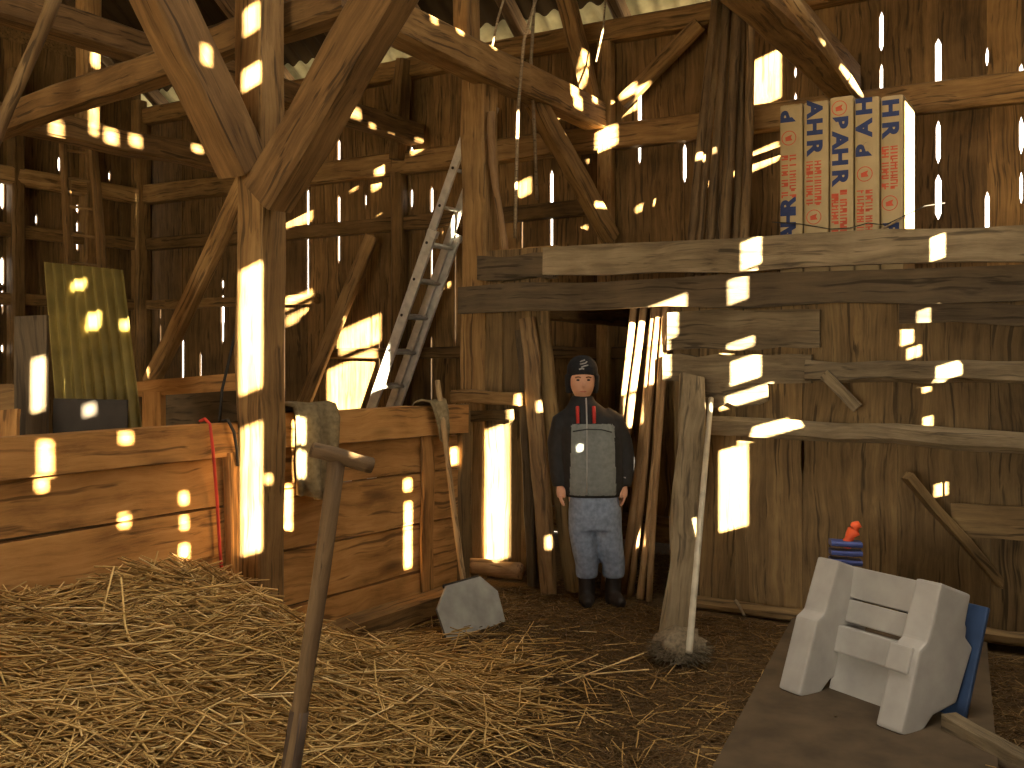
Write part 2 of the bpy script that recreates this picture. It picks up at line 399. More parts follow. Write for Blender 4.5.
# ------------------------------------------------------------------ plank partition with the doorway (right half of the picture)
wall_part = empty('wall_partition', B(UP, 1, 0)); tag(wall_part, kind='structure', label='vertical board partition with grey rails and a doorway')
pe = sorted([Vof(px, UP) for px in (674, 700, 735, 766, 802, 853, 897, 945, 990)])
x = pe[0] - .29
while x > VR: pe.insert(0, x); x -= .29
pn = {pe.index(Vof(802, UP)): [(Zof(798, 470, UP), Zof(798, 440, UP), .02)]}
board_wall(wall_part, B(UP, 0, 0), v2, -u2, pe, .05, 1.93, M['pboard'], pn, jit=.012)
pe2 = [Vof(px, UP) for px in (548, 521, 502, 480, 462)]
board_wall(wall_part, B(UP, 0, 0), v2, -u2, pe2, .05, 2.2, M['pboard'], {}, jit=.012)
def rail(px0, y0, px1, y1, U, th, hpx, mat, nm='plank', wav=.012, label=None, segs=8, fn=plank):
    p0 = onU(px0, y0, U); p1 = onU(px1, y1, U)
    h = hpx * (p0.y + p1.y) / 2000
    if fn is plank: o = plank(nm, p0, p1, th, h, mat, wall_part, wav=wav, segs=segs)
    else: o = timber(nm, p0, p1, th, h, mat, wall_part, ch=.3, rough=wav, segs=segs)
    if label: o['label'] = label
    return o
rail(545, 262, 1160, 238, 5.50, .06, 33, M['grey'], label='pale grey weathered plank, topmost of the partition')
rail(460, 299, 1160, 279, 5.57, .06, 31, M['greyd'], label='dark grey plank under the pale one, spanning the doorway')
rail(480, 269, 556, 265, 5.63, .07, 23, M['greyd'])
rail(496, 255, 560, 250, 5.76, .12, 8, M['beam'], wav=.004)
rail(668, 330, 820, 329, 5.635, .03, 38, M['grey'])
rail(664, 369, 812, 370, 5.635, .04, 27, M['grey'], wav=.015)
rail(806, 371, 1150, 371, 5.62, .07, 22, M['grey'], nm='rail', fn=timber)
rail(690, 396, 768, 394, 5.64, .03, 20, M['grey'], wav=.02)
rail(690, 425, 1150, 449, 5.60, .09, 20, M['grey'], nm='rail', fn=timber)
rail(900, 311, 1150, 314, 5.625, .06, 20, M['greyd'], nm='slab', wav=.02)
rail(952, 520, 1150, 529, 5.63, .03, 34, M['pboard'], wav=.004)
rail(676, 601, 1150, 652, 5.62, .10, 12, M['pboard'], nm='sill', fn=timber)
timber('stick', onU(824, 374, 5.57), onU(858, 408, 5.55), .025, .06, M['grey'], wall_part, rough=.003)
timber('block', onU(455, 396, 5.62), onU(522, 399, 5.55), .10, .085, M['beam'], wall_part)
timber('block', onU(455, 416, 5.63), onU(512, 415, 5.58), .05, .07, M['pboard'], wall_part)
pole('log', onU(462, 566, 5.58), onU(520, 570, 5.53), .05, .055, M['pole'], wall_part)
timber('batten', onU(468, 420, 5.6), onU(466, 590, 5.6), .05, .07, M['pboard'], wall_part)
timber('post', B(5.75, Vof(684, 5.75), 0), B(5.75, Vof(684, 5.75), 1.9), .09, .12, M['pboard'], wall_part)
# loft deck behind the top planks
loft = empty('floor_loft', B(6.6, 1, 1.9)); tag(loft, kind='structure', label='plank loft deck behind the partition')
for i in range(6):
    U0 = 6.02 + i * .245
    plank('plank', B(U0 + .12, VR, 1.90), B(U0 + .12, 3.3, 1.90), .235, .035, M['board'], loft, rough=.002)
for V in (-.6, .9, 2.3, 3.2):
    timber('joist', B(5.71, V, 1.80), B(UW - .14, V, 1.80), .10, .15, M['board'], loft)

# ------------------------------------------------------------------ timber frame
def top(o, label, cat, group=None): return tag(o, label, cat, group)
pA = B(3.30, 3.315, 0)
postA = top(timber('timber_post', pA, pA + ZZ * 3.40, .158, .158, M['beam'], ch=.06, rough=.008, segs=9, up=-u2), 'squared timber post rising from the straw, with two heavy braces near its top', 'post')
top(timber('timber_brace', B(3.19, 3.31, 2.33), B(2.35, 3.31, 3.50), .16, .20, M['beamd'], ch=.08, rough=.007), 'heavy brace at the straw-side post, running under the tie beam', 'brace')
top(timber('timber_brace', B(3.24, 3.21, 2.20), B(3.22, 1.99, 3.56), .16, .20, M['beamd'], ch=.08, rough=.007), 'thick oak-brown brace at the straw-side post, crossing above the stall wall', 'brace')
VBZ = 2.97
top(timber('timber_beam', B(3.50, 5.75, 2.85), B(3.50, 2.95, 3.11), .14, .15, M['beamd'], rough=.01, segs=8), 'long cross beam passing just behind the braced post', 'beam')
p2 = B(5.74, 3.71, 0)
top(timber('timber_post', p2, p2 + ZZ * 3.37, .19, .19, M['beam'], ch=.06, rough=.01, segs=9, up=-u2), 'rough timber post beside the ladder, carrying the tie beam', 'post')
def tie(V, z, w, h, U0, U1, label, dz=0):
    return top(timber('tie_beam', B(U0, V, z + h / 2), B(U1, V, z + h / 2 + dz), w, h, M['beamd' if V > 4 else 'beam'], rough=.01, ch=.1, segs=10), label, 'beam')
tie(3.62, 3.35, .20, .22, 1.6, UW - .14, 'broad tie beam resting on the post beside the ladder', -.02)
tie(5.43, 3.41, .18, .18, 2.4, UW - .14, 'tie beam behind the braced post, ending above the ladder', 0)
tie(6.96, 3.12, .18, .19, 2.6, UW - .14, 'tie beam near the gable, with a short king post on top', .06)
tie(1.64, 3.33, .22, .24, 2.6, UW - .16, 'tie beam above the printed packs', 0)
Ut = UV(onV(466, 40, 3.62))[0]
top(timber('king_post', B(Ut, 3.62, 3.56), B(Ut, 3.62, 5.2), .14, .14, M['beam'], rough=.006), 'king post rising from the broad tie beam above the ladder', 'post')
k0 = onV(88, 134, 6.96)
Uk = UV(k0)[0]
top(timber('king_post', B(Uk, 6.96, 3.30), B(Uk, 6.96, 5.4), .15, .15, M['beam'], rough=.006), 'short king post standing on the gable-side tie beam', 'post')
top(timber('brace_timber', onU(611, 238, UW - .2), B(6.35, 3.62, 3.36), .12, .15, M['beam'], rough=.006), 'brace from the back wall stud up to the broad tie beam', 'brace')
top(timber('roof_strut', B(7.27, 3.62, 3.57), B(6.45, 3.62, 4.85), .12, .14, M['beam'], rough=.006), 'slanting roof strut standing on the end of the broad tie beam', 'strut')
top(pole('round_pole', onV(787, -6, 1.47), onV(859, 98, 1.47),   .036, .032, M['handle'], n=10), 'thin round pole lying along the tie beam above the printed packs', 'pole')
# slanted timbers in the left bay
top(timber('leaning_timber', at(150, 384, 6.9), at(246, 182, 6.1), .07, .13, M['beam'], rough=.004), 'slanting board leaning behind the braced post', 'board')
top(timber('leaning_timber', onU(292, 432, UW - .5), onU(372, 236, UW - .22), .10, .12, M['beam'], rough=.004), 'brace leaning on the back wall beside the ladder', 'brace')
top(pole('slanting_pole', at(-14, 165, 5.2), at(58, -15, 5.0), .032, .036, M['poled']), 'round pole slanting up past the end of the cross beam', 'pole')
# old wooden ladder hanging in the left bay
lad = empty('wooden_ladder', at(80, 250, 8.6)); tag(lad, 'dark old wooden ladder hanging by the gable wall', 'ladder')
for a, b_ in ((64, 70), (92, 103)):
    timber('ladder_rail', at(a, 138, 8.5), at(b_, 275, 8.7), .055, .07, M['board'], lad, rough=.003)
for y in (150, 178, 206, 234, 262):
    t = (y - 138) / 137.0
    pole('rung', at(64 + 6 * t, y, 8.5 + .2 * t), at(92 + 11 * t, y + 4, 8.5 + .2 * t), .014, .014, M['board'], lad, n=6, segs=1, bend=0)

# ------------------------------------------------------------------ low stall wall of wide planks between the two posts
low = empty('stall_wall', B(3.6, VL, 0)); tag(low, 'low stall wall of wide orange planks behind the straw', 'partition')
def Lz(px, py): return onV(px, py, VL).z
def lrow(px0, px1, t0, t1, b0, b1, th, off=0.0, wav=.004, mat='plank', nm='plank'):
    """one plank: top rows t0,t1 and bottom rows b0,b1 at its two ends"""
    V = VL + th / 2 + off
    p0 = onV(px0, (t0 + b0) / 2, VL); p1 = onV(px1, (t1 + b1) / 2, VL)
    p0 = p0 + v2 * (th / 2 + off); p1 = p1 + v2 * (th / 2 + off)
    h = ((b0 - t0) * p0.y + (b1 - t1) * p1.y) / 2000 - (.007 if nm == 'plank' else 0)
    return plank(nm, p0, p1, th, h, M[mat], low, wav=wav, rough=.003, segs=6)
# left bay
lrow(-230, 240, 452, 422, 503, 455, .09, -.04, nm='top_rail')
lrow(-230, 240, 505, 456, 578, 503, .045)
lrow(-230, 240, 579, 504, 655, 549, .05, -.006)
lrow(-230, 240, 656, 550, 740, 602, .045, .003)
lrow(-230, 240, 741, 603, 840, 668, .045)
timber('batten', onV(232, 452, VL - .03), onV(236, 660, VL - .03), .05, .07, M['plank'], low)
# right bay
lrow(270, 462, 413, 404, 448, 432, .10, -.05, nm='top_rail')
lrow(270, 470, 449, 433, 490, 467, .045, 0)
lrow(270, 470, 491, 468, 553, 513, .05, -.008)
lrow(270, 470, 554, 514, 612, 557, .045, .003)
lrow(270, 470, 613, 558, 672, 600, .045, 0)
timber('upright', onV(427, 436, VL - .02), onV(427, 606, VL - .02), .02, .11, M['plank'], low)
timber('upright', onV(463, 404, VL - .01), onV(463, 604, VL - .01), .06, .10, M['pboard'], low)
timber('sill', onV(268, 662, VL - .09) , onV(452, 597, VL - .09), .14, .13, M['beam'], low, rough=.01)

# ------------------------------------------------------------------ near gable wall on the sun side: boards with joints and holes that let the sun streaks in
SUNPATCH = []
def sp(kind, c, *rects):
    for r in rects: SUNPATCH.append((kind, c, r))
PF = UP
sp('U', 3.22, (238, 262, 264, 394), (240, 421, 264, 556), (243, 2, 260, 35), (241, 64, 262, 90))
sp('V', VL - .04, (38, 437, 53, 478), (119, 430, 133, 444))
sp('V', VL - .12, (294, 414, 306, 446), (296, 448, 306, 480))
sp('V', VL, (36, 477, 47, 492), (119, 512, 130, 529), (180, 491, 188, 505), (181, 515, 188, 530), (180, 543, 189, 560), (403, 478, 412, 492), (404, 500, 412, 570), (284, 482, 292, 534), (450, 446, 458, 466), (262, 480, 270, 490))
sp('U', PF, (484, 424, 512, 562), (500, 410, 514, 424), (718, 444, 752, 531), (936, 481, 950, 497), (925, 414, 937, 428), (924, 383, 935, 392), (902, 312, 918, 346), (908, 344, 926, 358), (718, 390, 768, 405))
sp('U', 5.47, (739, 236, 764, 269), (929, 232, 947, 262))
sp('U', 5.54, (726, 274, 751, 304))
sp('U', 5.61, (726, 338, 758, 350), (730, 354, 764, 383), (745, 420, 800, 437), (928, 362, 962, 381))
sp('U', 5.53, (513, 393, 523, 408), (457, 404, 466, 420))
sp('U', UW - .03, (338, 320, 382, 350), (328, 358, 376, 412), (284, 293, 313, 304), (286, 309, 313, 320), (284, 211, 313, 226), (288, 252, 314, 260), (318, 186, 342, 196),
   (750, 50, 787, 103), (748, 143, 784, 166), (588, 134, 612, 158), (523, 206, 556, 216), (522, 222, 546, 230), (522, 234, 541, 243), (598, 182, 609, 205))
sp('V', 3.52, (430, 14, 438, 24), (456, 18, 464, 36), (490, 40, 497, 50), (570, 82, 579, 99), (573, 95, 583, 110), (592, 94, 598, 103), (609, 104, 617, 116), (616, 114, 625, 124), (565, 116, 573, 138), (584, 46, 592, 62), (584, 62, 591, 78), (515, 110, 521, 150), (514, 155, 520, 190))
sp('V', 5.33, (388, 132, 400, 149), (415, 138, 425, 147), (370, 123, 376, 130))
sp('V', 6.86, (49, 117, 63, 139), (104, 127, 118, 143), (129, 133, 142, 146), (192, 144, 203, 152), (92, 30, 98, 66), (90, 102, 97, 135))
sp('U', 3.43, (20, 92, 45, 113))
sp('V', 3.22, (201, 42, 212, 66))
sp('Y', 5.45, (82, 301, 97, 323), (117, 309, 129, 322), (64, 264, 80, 276))
sp('Y', 4.85, (27, 349, 42, 410), (78, 397, 93, 411))
sp('U', 5.74, (622, 312, 668, 352), (612, 352, 660, 392), (626, 392, 640, 428))
sp('U', 5.26, (575, 445, 581, 452))
sp('U', 5.45, (546, 534, 554, 550), (543, 395, 553, 408), (654, 522, 663, 546), (640, 452, 648, 470), (707, 400, 716, 413))
sp('V', 1.45, (783, 4, 795, 13), (814, 40, 824, 51), (838, 70, 848, 82), (852, 84, 866, 99))
openings = []
for kind, c, (x0, y0, x1, y1) in SUNPATCH:
    fn = {'U': onU, 'V': onV, 'Y': at}[kind]
    xm, ym = (x0 + x1) / 2, (y0 + y1) / 2
    pts = [fn(x0, ym, c), fn(x1, ym, c)]
    def back(p):
        k = (UV(p)[1] - VR) / SUN_D.dot(v2); q = p - SUN_D * k; return UV(q)[0], q.z
    us = [back(p)[0] for p in pts]; zs = [back(fn(xm, y0, c))[1], back(fn(xm, y1, c))[1]]
    ua, ub = min(us), max(us); za, zb = min(zs), max(zs)
    if ub - ua < .026: m_ = (ua + ub) / 2; ua, ub = m_ - .013, m_ + .013
    if zb - za < .03: m_ = (za + zb) / 2; za, zb = m_ - .015, m_ + .015
    su = min(.03, (ub - ua) * .22); sz = min(.03, (zb - za) * .2)
    ua += su / 2; ub -= su / 2; za += sz / 2; zb -= sz / 2
    ua -= .0095
    openings.append((ua, ub, za, zb))
ka = (1.02 - VR) / SUN_D.dot(v2)                      # streak along the sunny side of the last pack
openings.append((6.13 - ka * SUN_D.dot(u2), 6.46 - ka * SUN_D.dot(u2), 2.2 - ka * SUN_D.z, 2.98 - ka * SUN_D.z))
wall_right = empty('wall_right', B(2, VR, 0)); tag(wall_right, kind='structure', label='near gable wall of boards with open joints and knot holes')
cuts = {UF, UW + .3}
for x in np.arange(UF + .3, UW, .33): cuts.add(float(x))
for (ua, ub, za, zb) in openings: cuts |= {ua, ub}
cuts = sorted(cuts)
def solid(x0, x1):
    xm = (x0 + x1) / 2; ztop = roofz(xm) - .02 if UF < xm < UW else 4.4
    iv = [(-.02, ztop)]
    for (ua, ub, za, zb) in openings:
        if ua < xm < ub:
            new = []
            for a, b_ in iv:
                if zb <= a or za >= b_: new.append((a, b_)); continue
                if za > a: new.append((a, za))
                if zb < b_: new.append((zb, b_))
            iv = new
    return iv
cols = []
for x0, x1 in zip(cuts[:-1], cuts[1:]):
    if x1 - x0 < 1e-4: continue
    cols.append((x0, x1, solid(x0, x1)))
shared = {}
big = []; small_v = []; small_f = []
for x0, x1, iv in cols:
    for a, b_ in iv:
        if b_ - a < .003: continue
        big.append(((x1 - x0) * (b_ - a), x0, x1, a, b_))
big.sort(reverse=True)
unit = mesh('board', [(x, y, z) for x in (0, 1) for y in (0, 1) for z in (0, 1)], [(0, 1, 3, 2), (4, 6, 7, 5), (0, 4, 5, 1), (2, 3, 7, 6), (0, 2, 6, 4), (1, 5, 7, 3)])
unit.materials.append(M['board'])
rest_v = []; rest_f = []; O = B(2, VR, 0)
for i, (ar, x0, x1, a, b_) in enumerate(big):
    x0 -= .0012; x1 += .0012
    if i < 240:
        m_ = axes(B(x0, VR, a), u2 * (x1 - x0), v2 * -.009, ZZ * (b_ - a))
        link('board', unit, None, wall_right, m_)
    else:
        k = len(rest_v)
        rest_v += [B(x, VR - y, z) - O for x in (x0, x1) for y in (0, .009) for z in (a, b_)]
        rest_f += [tuple(k + j for j in f) for f in ((0, 1, 3, 2), (4, 6, 7, 5), (0, 4, 5, 1), (2, 3, 7, 6), (0, 2, 6, 4), (1, 5, 7, 3))]
if rest_v:
    tag(link('board_slivers', mesh('board_slivers', rest_v, rest_f), M['board'], wall_right, Matrix.Translation(O)), kind='stuff')

# ------------------------------------------------------------------ straw
def sstep(a, b_, x):
    t = np.clip((x - a) / (b_ - a), 0, 1); return t * t * (3 - 2 * t)
def mound(U, V):
    U = np.asarray(U, float); V = np.asarray(V, float)
    h = .50 * (1 - sstep(2.55, 3.85, U)) * sstep(1.35, 3.2, V)
    h = h + .06 * (1 - sstep(2.6, 4.6, U)) * sstep(1.6, 2.6, V)
    h = h * (1 + .10 * np.sin(U * 5.1 + 1) * np.cos(V * 4.3))
    return h + .0
def straw_mat(name, stops):
    m, nt, b = newmat(name, .55); L = nt.links.new
    a = N(nt, 'ShaderNodeAttribute', attribute_name='tone')
    r = ramp(nt, stops); L(a.outputs['Fac'], r.inputs[0]); L(r.outputs[0], b.inputs['Base Color'])
    return m
M['straw'] = straw_mat('golden_straw', [(0, (.14, .075, .02)), (.4, (.44, .275, .085)), (.75, (.66, .45, .17)), (1, (.88, .70, .38))])
M['litter'] = straw_mat('trodden_straw', [(0, (.05, .028, .010)), (.6, (.14, .08, .027)), (.9, (.26, .155, .052)), (1, (.5, .33, .13))])
def straws(name, P, D, Ln, R, mat, bend=.035):
    """three-sided bent stalks: P centres, D unit directions, Ln lengths, R radii"""
    n = len(P); up = np.array([0, 0, 1.0])
    S = np.cross(D, up); S /= np.linalg.norm(S, axis=1)[:, None] + 1e-9; T = np.cross(S, D)
    V = np.zeros((n, 3, 3, 3))
    bo = (rng.normal(0, bend, n) * Ln)[:, None]
    for k, t in enumerate((-.5, 0, .5)):
        c = P + D * (Ln * t)[:, None] + (S * bo * .7 + T * np.abs(bo) * .3) * (1 if k == 1 else 0)
        for j in range(3):
            a = 2.0944 * j + .5
            V[:, k, j] = c + (S * math.cos(a) + T * math.sin(a)) * R[:, None]
    base = (np.arange(n) * 9)[:, None, None]
    f = []
    for k in range(2):
        for j in range(3):
            q = (j + 1) % 3; f.append([k * 3 + j, k * 3 + q, k * 3 + 3 + q, k * 3 + 3 + j])
    F = (base + np.array(f)[None]).reshape(-1)
    me = bpy.data.meshes.new(name); nf = n * 6
    me.vertices.add(n * 9); me.vertices.foreach_set('co', V.reshape(-1))
    me.loops.add(nf * 4); me.loops.foreach_set('vertex_index', F.astype(np.int32))
    me.polygons.add(nf); me.polygons.foreach_set('loop_start', np.arange(0, nf * 4, 4, dtype=np.int32))
    me.update(); me.validate()
    at_ = me.attributes.new('tone', 'FLOAT', 'POINT')
    at_.data.foreach_set('value', np.repeat(np.clip(rng.beta(2.2, 2.4, n), 0, 1), 9).astype(np.float32))
    me.materials.append(mat)
    return me
u3 = np.array(u2); v3 = np.array(v2); z3 = np.array([0, 0, 1.0])
def scatter(n, Ur, Vr, dens, lo, hi, rr, tilt, lift, dirbias=None):
    U = rng.uniform(*Ur, n * 4); V = rng.uniform(*Vr, n * 4)
    keep = rng.random(n * 4) < dens(U, V); U, V = U[keep][:n], V[keep][:n]; n = len(U)
    ang = rng.uniform(0, math.pi, n) if dirbias is None else rng.normal(dirbias, .6, n)
    h = mound(U, V); e = .03
    gx = (mound(U + e, V) - h) / e; gy = (mound(U, V + e) - h) / e
    du, dv = np.cos(ang), np.sin(ang)
    dz = gx * du + gy * dv + rng.normal(0, tilt, n)
    D = du[:, None] * u3 + dv[:, None] * v3 + dz[:, None] * z3
    D /= np.linalg.norm(D, axis=1)[:, None]
    P = U[:, None] * u3 + V[:, None] * v3 + (h + np.abs(rng.normal(0, lift, n)) + .006)[:, None] * z3
    Ln = rng.uniform(lo, hi, n)
    P[:, 2] = np.maximum(P[:, 2], .004 + Ln * .5 * np.abs(D[:, 2]) * .6)
    # keep the stalks in front of the low wall
    ext = np.abs(D @ v3) * Ln * .5; over = np.maximum(0, (V + ext) - (VL - .05)); P -= over[:, None] * v3
    return P, D, Ln, rng.uniform(rr[0], rr[1], n)
bed = grid_mesh('straw_bed', 1.2, 4.5, .9, VL - .005, 66, 50, lambda x, y: float(mound(x, y)) - .012 + .022 * noise.noise(Vector((x * 7, y * 7, 1))))
for i_, vtx in enumerate(bed.vertices): pass
ta = bed.attributes.new('tone', 'FLOAT', 'POINT'); ta.data.foreach_set('value', [.02] * len(bed.vertices))
dn = lambda U, V: np.clip(mound(U, V) / .2, 0, 1) * sstep(1.75, 2.5, V + .25 * (3.3 - U) * 0)
P, D, Ln, R = scatter(26000, (1.2, 4.3), (1.0, VL - .02), dn, .14, .55, (.0018, .0044), .13, .03, dirbias=-.45)
pile = link('straw_pile', straws('straw_pile', P, D, Ln, R, M['straw']), None)
tag(pile, 'heap of loose golden straw banked against the low stall wall', 'straw', kind='stuff')
sb = link('straw_bed', bed, M['straw'], pile, axes(Vector((0, 0, 0)), u2, v2, ZZ)); tag(sb, kind='stuff')
dn2 = lambda U, V: np.clip(1.1 - .0 * U, 0, 1) * np.where(V < VL - .1, 1, 0) * np.where((U > 5.5) & ((V < 2.45) | (V > 3.1)), 0, 1)
P, D, Ln, R = scatter(26000, (2.2, 7.0), (-.2, VL - .08), dn2, .03, .16, (.0012, .0026), .12, .006)
lit = link('straw_litter', straws('straw_litter', P, D, Ln, R, M['litter']), None)
tag(lit, 'trodden chaff and short straw scattered over the earth floor', 'straw', kind='stuff')
dn3 = lambda U, V: np.clip(1.25 - (U - 2.4) / 2.2, .02, 1) * np.clip((V - .6) / 2.0, .03, 1)
P, D, Ln, R = scatter(1100, (2.2, 4.8), (-.1, VL - .1), dn3, .10, .34, (.0015, .003), .12, .012)
lt = link('loose_straw', straws('loose_straw', P, D, Ln, R, M['straw']), None, lit); tag(lt, kind='stuff')

# ------------------------------------------------------------------ aluminium extension ladder leaning on the tie beam
M['alu'] = plain('dull_aluminium', (.50, .48, .43), .45, metal=.35, var=.2)
M['black'] = plain('black_rubber', (.025, .022, .02), .7)
ald = empty('extension_ladder', B(6.85, 6.06, 0)); tag(ald, 'aluminium extension ladder leaning up into the roof beside the timber post', 'ladder')
SL = 1.09 / 2.49; LV = 5.61 + SL * 1.02
def lp(U, z, o=0.0): return B(U, LV - SL * z + o, z)
for U in (6.93, 7.29):
    timber('outer_rail', lp(U, .0), lp(U, 2.55), .028, .085, M['alu'], ald, rough=.0, up=v2, segs=1)
    boxm('end_cap', .06, .04, .10, M['alu'], ald, frame(lp(U, 2.53), lp(U, 2.7), v2))
for U in (6.97, 7.25):
    timber('inner_rail', lp(U, .95, .05), lp(U, 3.62, .05), .026, .075, M['alu'], ald, rough=.0, up=v2, segs=1)
for z in np.arange(.3, 3.6, .305):
    if z < 2.5: tube('rung', [lp(6.93, z), lp(7.29, z)], .017, M['alu'], ald, n=8)
    if z > 1.2: tube('rung', [lp(6.97, z + .02, .05), lp(7.25, z + .02, .05)], .016, M['alu'], ald, n=8)
    if 1.3 < z < 3.9: tube('rail_hole', [lp(6.912, z + .02, .02), lp(6.918, z + .02, .02)], .013, M['black'], ald, n=8)

# ------------------------------------------------------------------ things in the left bay behind the stall wall
M['yellow_sheet'] = plain('yellowed_corrugated_plastic', (.20, .145, .035), .6, var=.35, scale=5)
o0 = at(88, 500, 5.25)
a_ = at(45, 262, 5.75); b_ = at(124, 270, 5.75); c_ = at(148, 470, 5.3); d_ = at(62, 470, 5.3)
rows = []; nn = 8 * 10
for s in range(2):
    for t in (0, 1):
        A, Bb = (a_, b_) if t == 0 else (d_, c_)
        for i in range(nn + 1):
            w = i / nn; p = A.lerp(Bb, w) + Vector((0, -.016 * math.cos(w * 8 * 6.2832) + s * .004, 0)); rows.append(p - o0)
m_ = nn + 1; fs = [(i, i + 1, m_ + i + 1, m_ + i) for i in range(nn)] + [(2 * m_ + i, 3 * m_ + i, 3 * m_ + i + 1, 2 * m_ + i + 1) for i in range(nn)] + [(i, 2 * m_ + i, 2 * m_ + i + 1, i + 1) for i in range(nn)]
fs += [(0, m_, 3 * m_, 2 * m_), (nn, 2 * m_ + nn, 3 * m_ + nn, m_ + nn)]
cs = link('corrugated_sheet', mesh('corrugated_sheet', rows, fs, True), M['yellow_sheet'], None, Matrix.Translation(o0)); tag(cs, 'yellowed corrugated sheet standing upright behind the stall wall', 'sheet')
M['dark_panel'] = plain('dark_panel', (.04, .032, .024), .8)
tag(boxm('dark_panel', .37, .02, .5, M['dark_panel'], None, Matrix.Translation(at(90, 440, 5.0) + Vector((0, 0, -.045))) @ Matrix.Rotation(.02, 4, 'Y'), .004), 'black flat panel in front of the corrugated sheet', 'panel')
tag(plank('grey_board', at(32, 520, 4.9), at(31, 316, 5.0), .16, .025, M['greyd'], None, up=Vector((0, 1, 0))), 'grey upright board beside the corrugated sheet', 'board')
tag(plank('yellow_board', at(8, 470, 4.7), at(8, 410, 4.75), .10, .03, M['plank'], None, up=Vector((0, 1, 0))), 'short pale board end next to the grey upright board', 'board')
tag(plank('brown_board', at(-30, 399, 5.4), at(22, 396, 5.4), .03, .14, M['beam'], None), 'brown plank lying level behind the grey upright board', 'board')
bxo = at(190, 470, 6.1); crib = empty('feed_crib', bxo); tag(crib, 'low wooden feed crib with a dark opening, behind the braced post', 'crib')
UC = UV(at(190, 400, 6.1))[0]
plank('top_plank', onU(138, 389, UC), onU(262, 380, UC), .04, .10, M['plank'], crib)
plank('side_board', onU(154, 392, UC - .005), onU(155, 470, UC - .005), .17, .04, M['plank'], crib, up=u2)
plank('bottom_plank', onU(138, 452, UC), onU(262, 446, UC), .04, .16, M['plank'], crib)
plank('back_panel', onU(150, 425, UC + .6), onU(262, 420, UC + .6), .03, .55, M['greyd'], crib)
plank('end_board', onU(250, 388, UC), onU(250, 470, UC), .15, .04, M['plank'], crib, up=u2)

# ------------------------------------------------------------------ cloth over the low wall, cords
def drape(name, prof, width0, width1, dirx, o, mat, th=.012, seed=0, folds=3, amp=.018):
    """cloth strip: prof is a list of (distance along -v2, z) from back over the rail to the front"""
    n = 18; vs = []
    for k, (dv, z) in enumerate(prof):
        t = k / (len(prof) - 1)
        for i in range(n + 1):
            s = i / n; W = width0 + (width1 - width0) * t
            f = amp * math.sin(s * folds * 6.28 + seed + t * 1.5) * (0.3 + t) + .008 * noise.noise(Vector((s * 6, t * 6, seed)))
            vs.append(dirx * ((s - .5) * W + .02 * math.sin(t * 5 + seed)) - v2 * (dv + f) + ZZ * (z + .02 * math.sin(s * 5 + seed) * t))
    m = len(prof); fs = [(k * (n + 1) + i, k * (n + 1) + i + 1, (k + 1) * (n + 1) + i + 1, (k + 1) * (n + 1) + i) for k in range(m - 1) for i in range(n)]
    me = mesh(name, vs, fs, True); ob = link(name, me, mat, None, Matrix.Translation(o))
    md = ob.modifiers.new('thick', 'SOLIDIFY'); md.thickness = th; md.offset = 0
    return ob
M['sack'] = plain('olive_sackcloth', (.20, .15, .075), .95, var=.3, scale=40, bump=.4)
so = onV(308, 414, VL - .05)
tag(drape('burlap_sack', [(-.16, -.12), (-.15, -.03), (-.10, .035), (-.03, .05), (.03, .04), (.06, -.02), (.065, -.12), (.06, -.24), (.065, -.33), (.06, -.40)],   .34, .24, u2, so, M['sack'], .02, 1.2, 2, .03), 'olive burlap sack draped over the low wall beside the braced post', 'sack')
so = onV(436, 405, VL - .05)
tag(drape('rag', [(-.10, -.05), (-.08, .015), (-.02, .03), (.03, .02), (.05, -.05), (.055, -.13), (.05, -.2)], .25, .07, u2, so, M['sack'], .012, 2.5, 1, .01), 'brown rag hanging on the low wall beside the shovel handle', 'rag')
M['red'] = plain('red_cord', (.42, .035, .02), .6)
M['cord'] = plain('dark_cord', (.03, .026, .02), .8)
tag(tube('red_cord', [onV(200, 421, VL + .02), onV(205, 419, VL - .03), onV(210, 424, VL - .065), onV(213, 450, VL - .06), onV(217, 500, VL - .03), onV(220, 550, VL - .03), onV(224, 600, VL - .04)], .007, M['red']), 'thin red cord hanging over the low wall', 'cord')
tag(tube('black_cord', [onV(222, 421, VL + .03), onV(228, 420, VL - .055), onV(234, 432, VL - .07), onV(237, 450, VL - .06), onV(238, 466, VL - .06)], .007, M['cord']), 'short black cord hooked over the low wall beside the red cord', 'cord')
tag(tube('hanging_cable', [at(247, 180, 4.75), at(243, 230, 4.85), at(246, 280, 4.9), at(236, 330, 4.95), at(222, 390, 5.0), at(219, 430, 5.0)], .008, M['cord']), 'dark cable sagging down behind the braced post', 'cable')
M['rope'] = wood('grey_rope', (.10, .07, .04), (.22, .16, .09), (.36, .27, .16), grain=60)
for pts, lab in (([(538, -8, 6.9), (524, 40, 6.9), (518, 110, 6.9), (516, 190, 6.9), (515, 238, 6.9)], 'light rope hanging past the broad tie beam, the frayed one nearest the post'),
                 ([(506, -8, 6.6), (498, 18, 6.6), (492, 48, 6.6)], 'short rope knotted down onto the broad tie beam'),
                 ([(535, -8, 7.2), (531, 60, 7.2), (534, 120, 7.2), (537, 200, 7.2)], 'thin dark rope hanging beside the light rope'),
                 ([(606, -8, 7.6), (603, 30, 7.6), (596, 62, 7.6)], 'thin cord hanging at the roof strut')):
    tag(tube('hanging_rope', [at(*p) for p in pts], .012 if 'light' in lab else .008, M['rope']), lab, 'rope')
tag(pole('bark_stick', at(491, 112, 6.7), at(505, 262, 6.72), .028, .022, M['pole'], bend=.03), 'crooked bark stick standing beside the ladder post', 'stick')

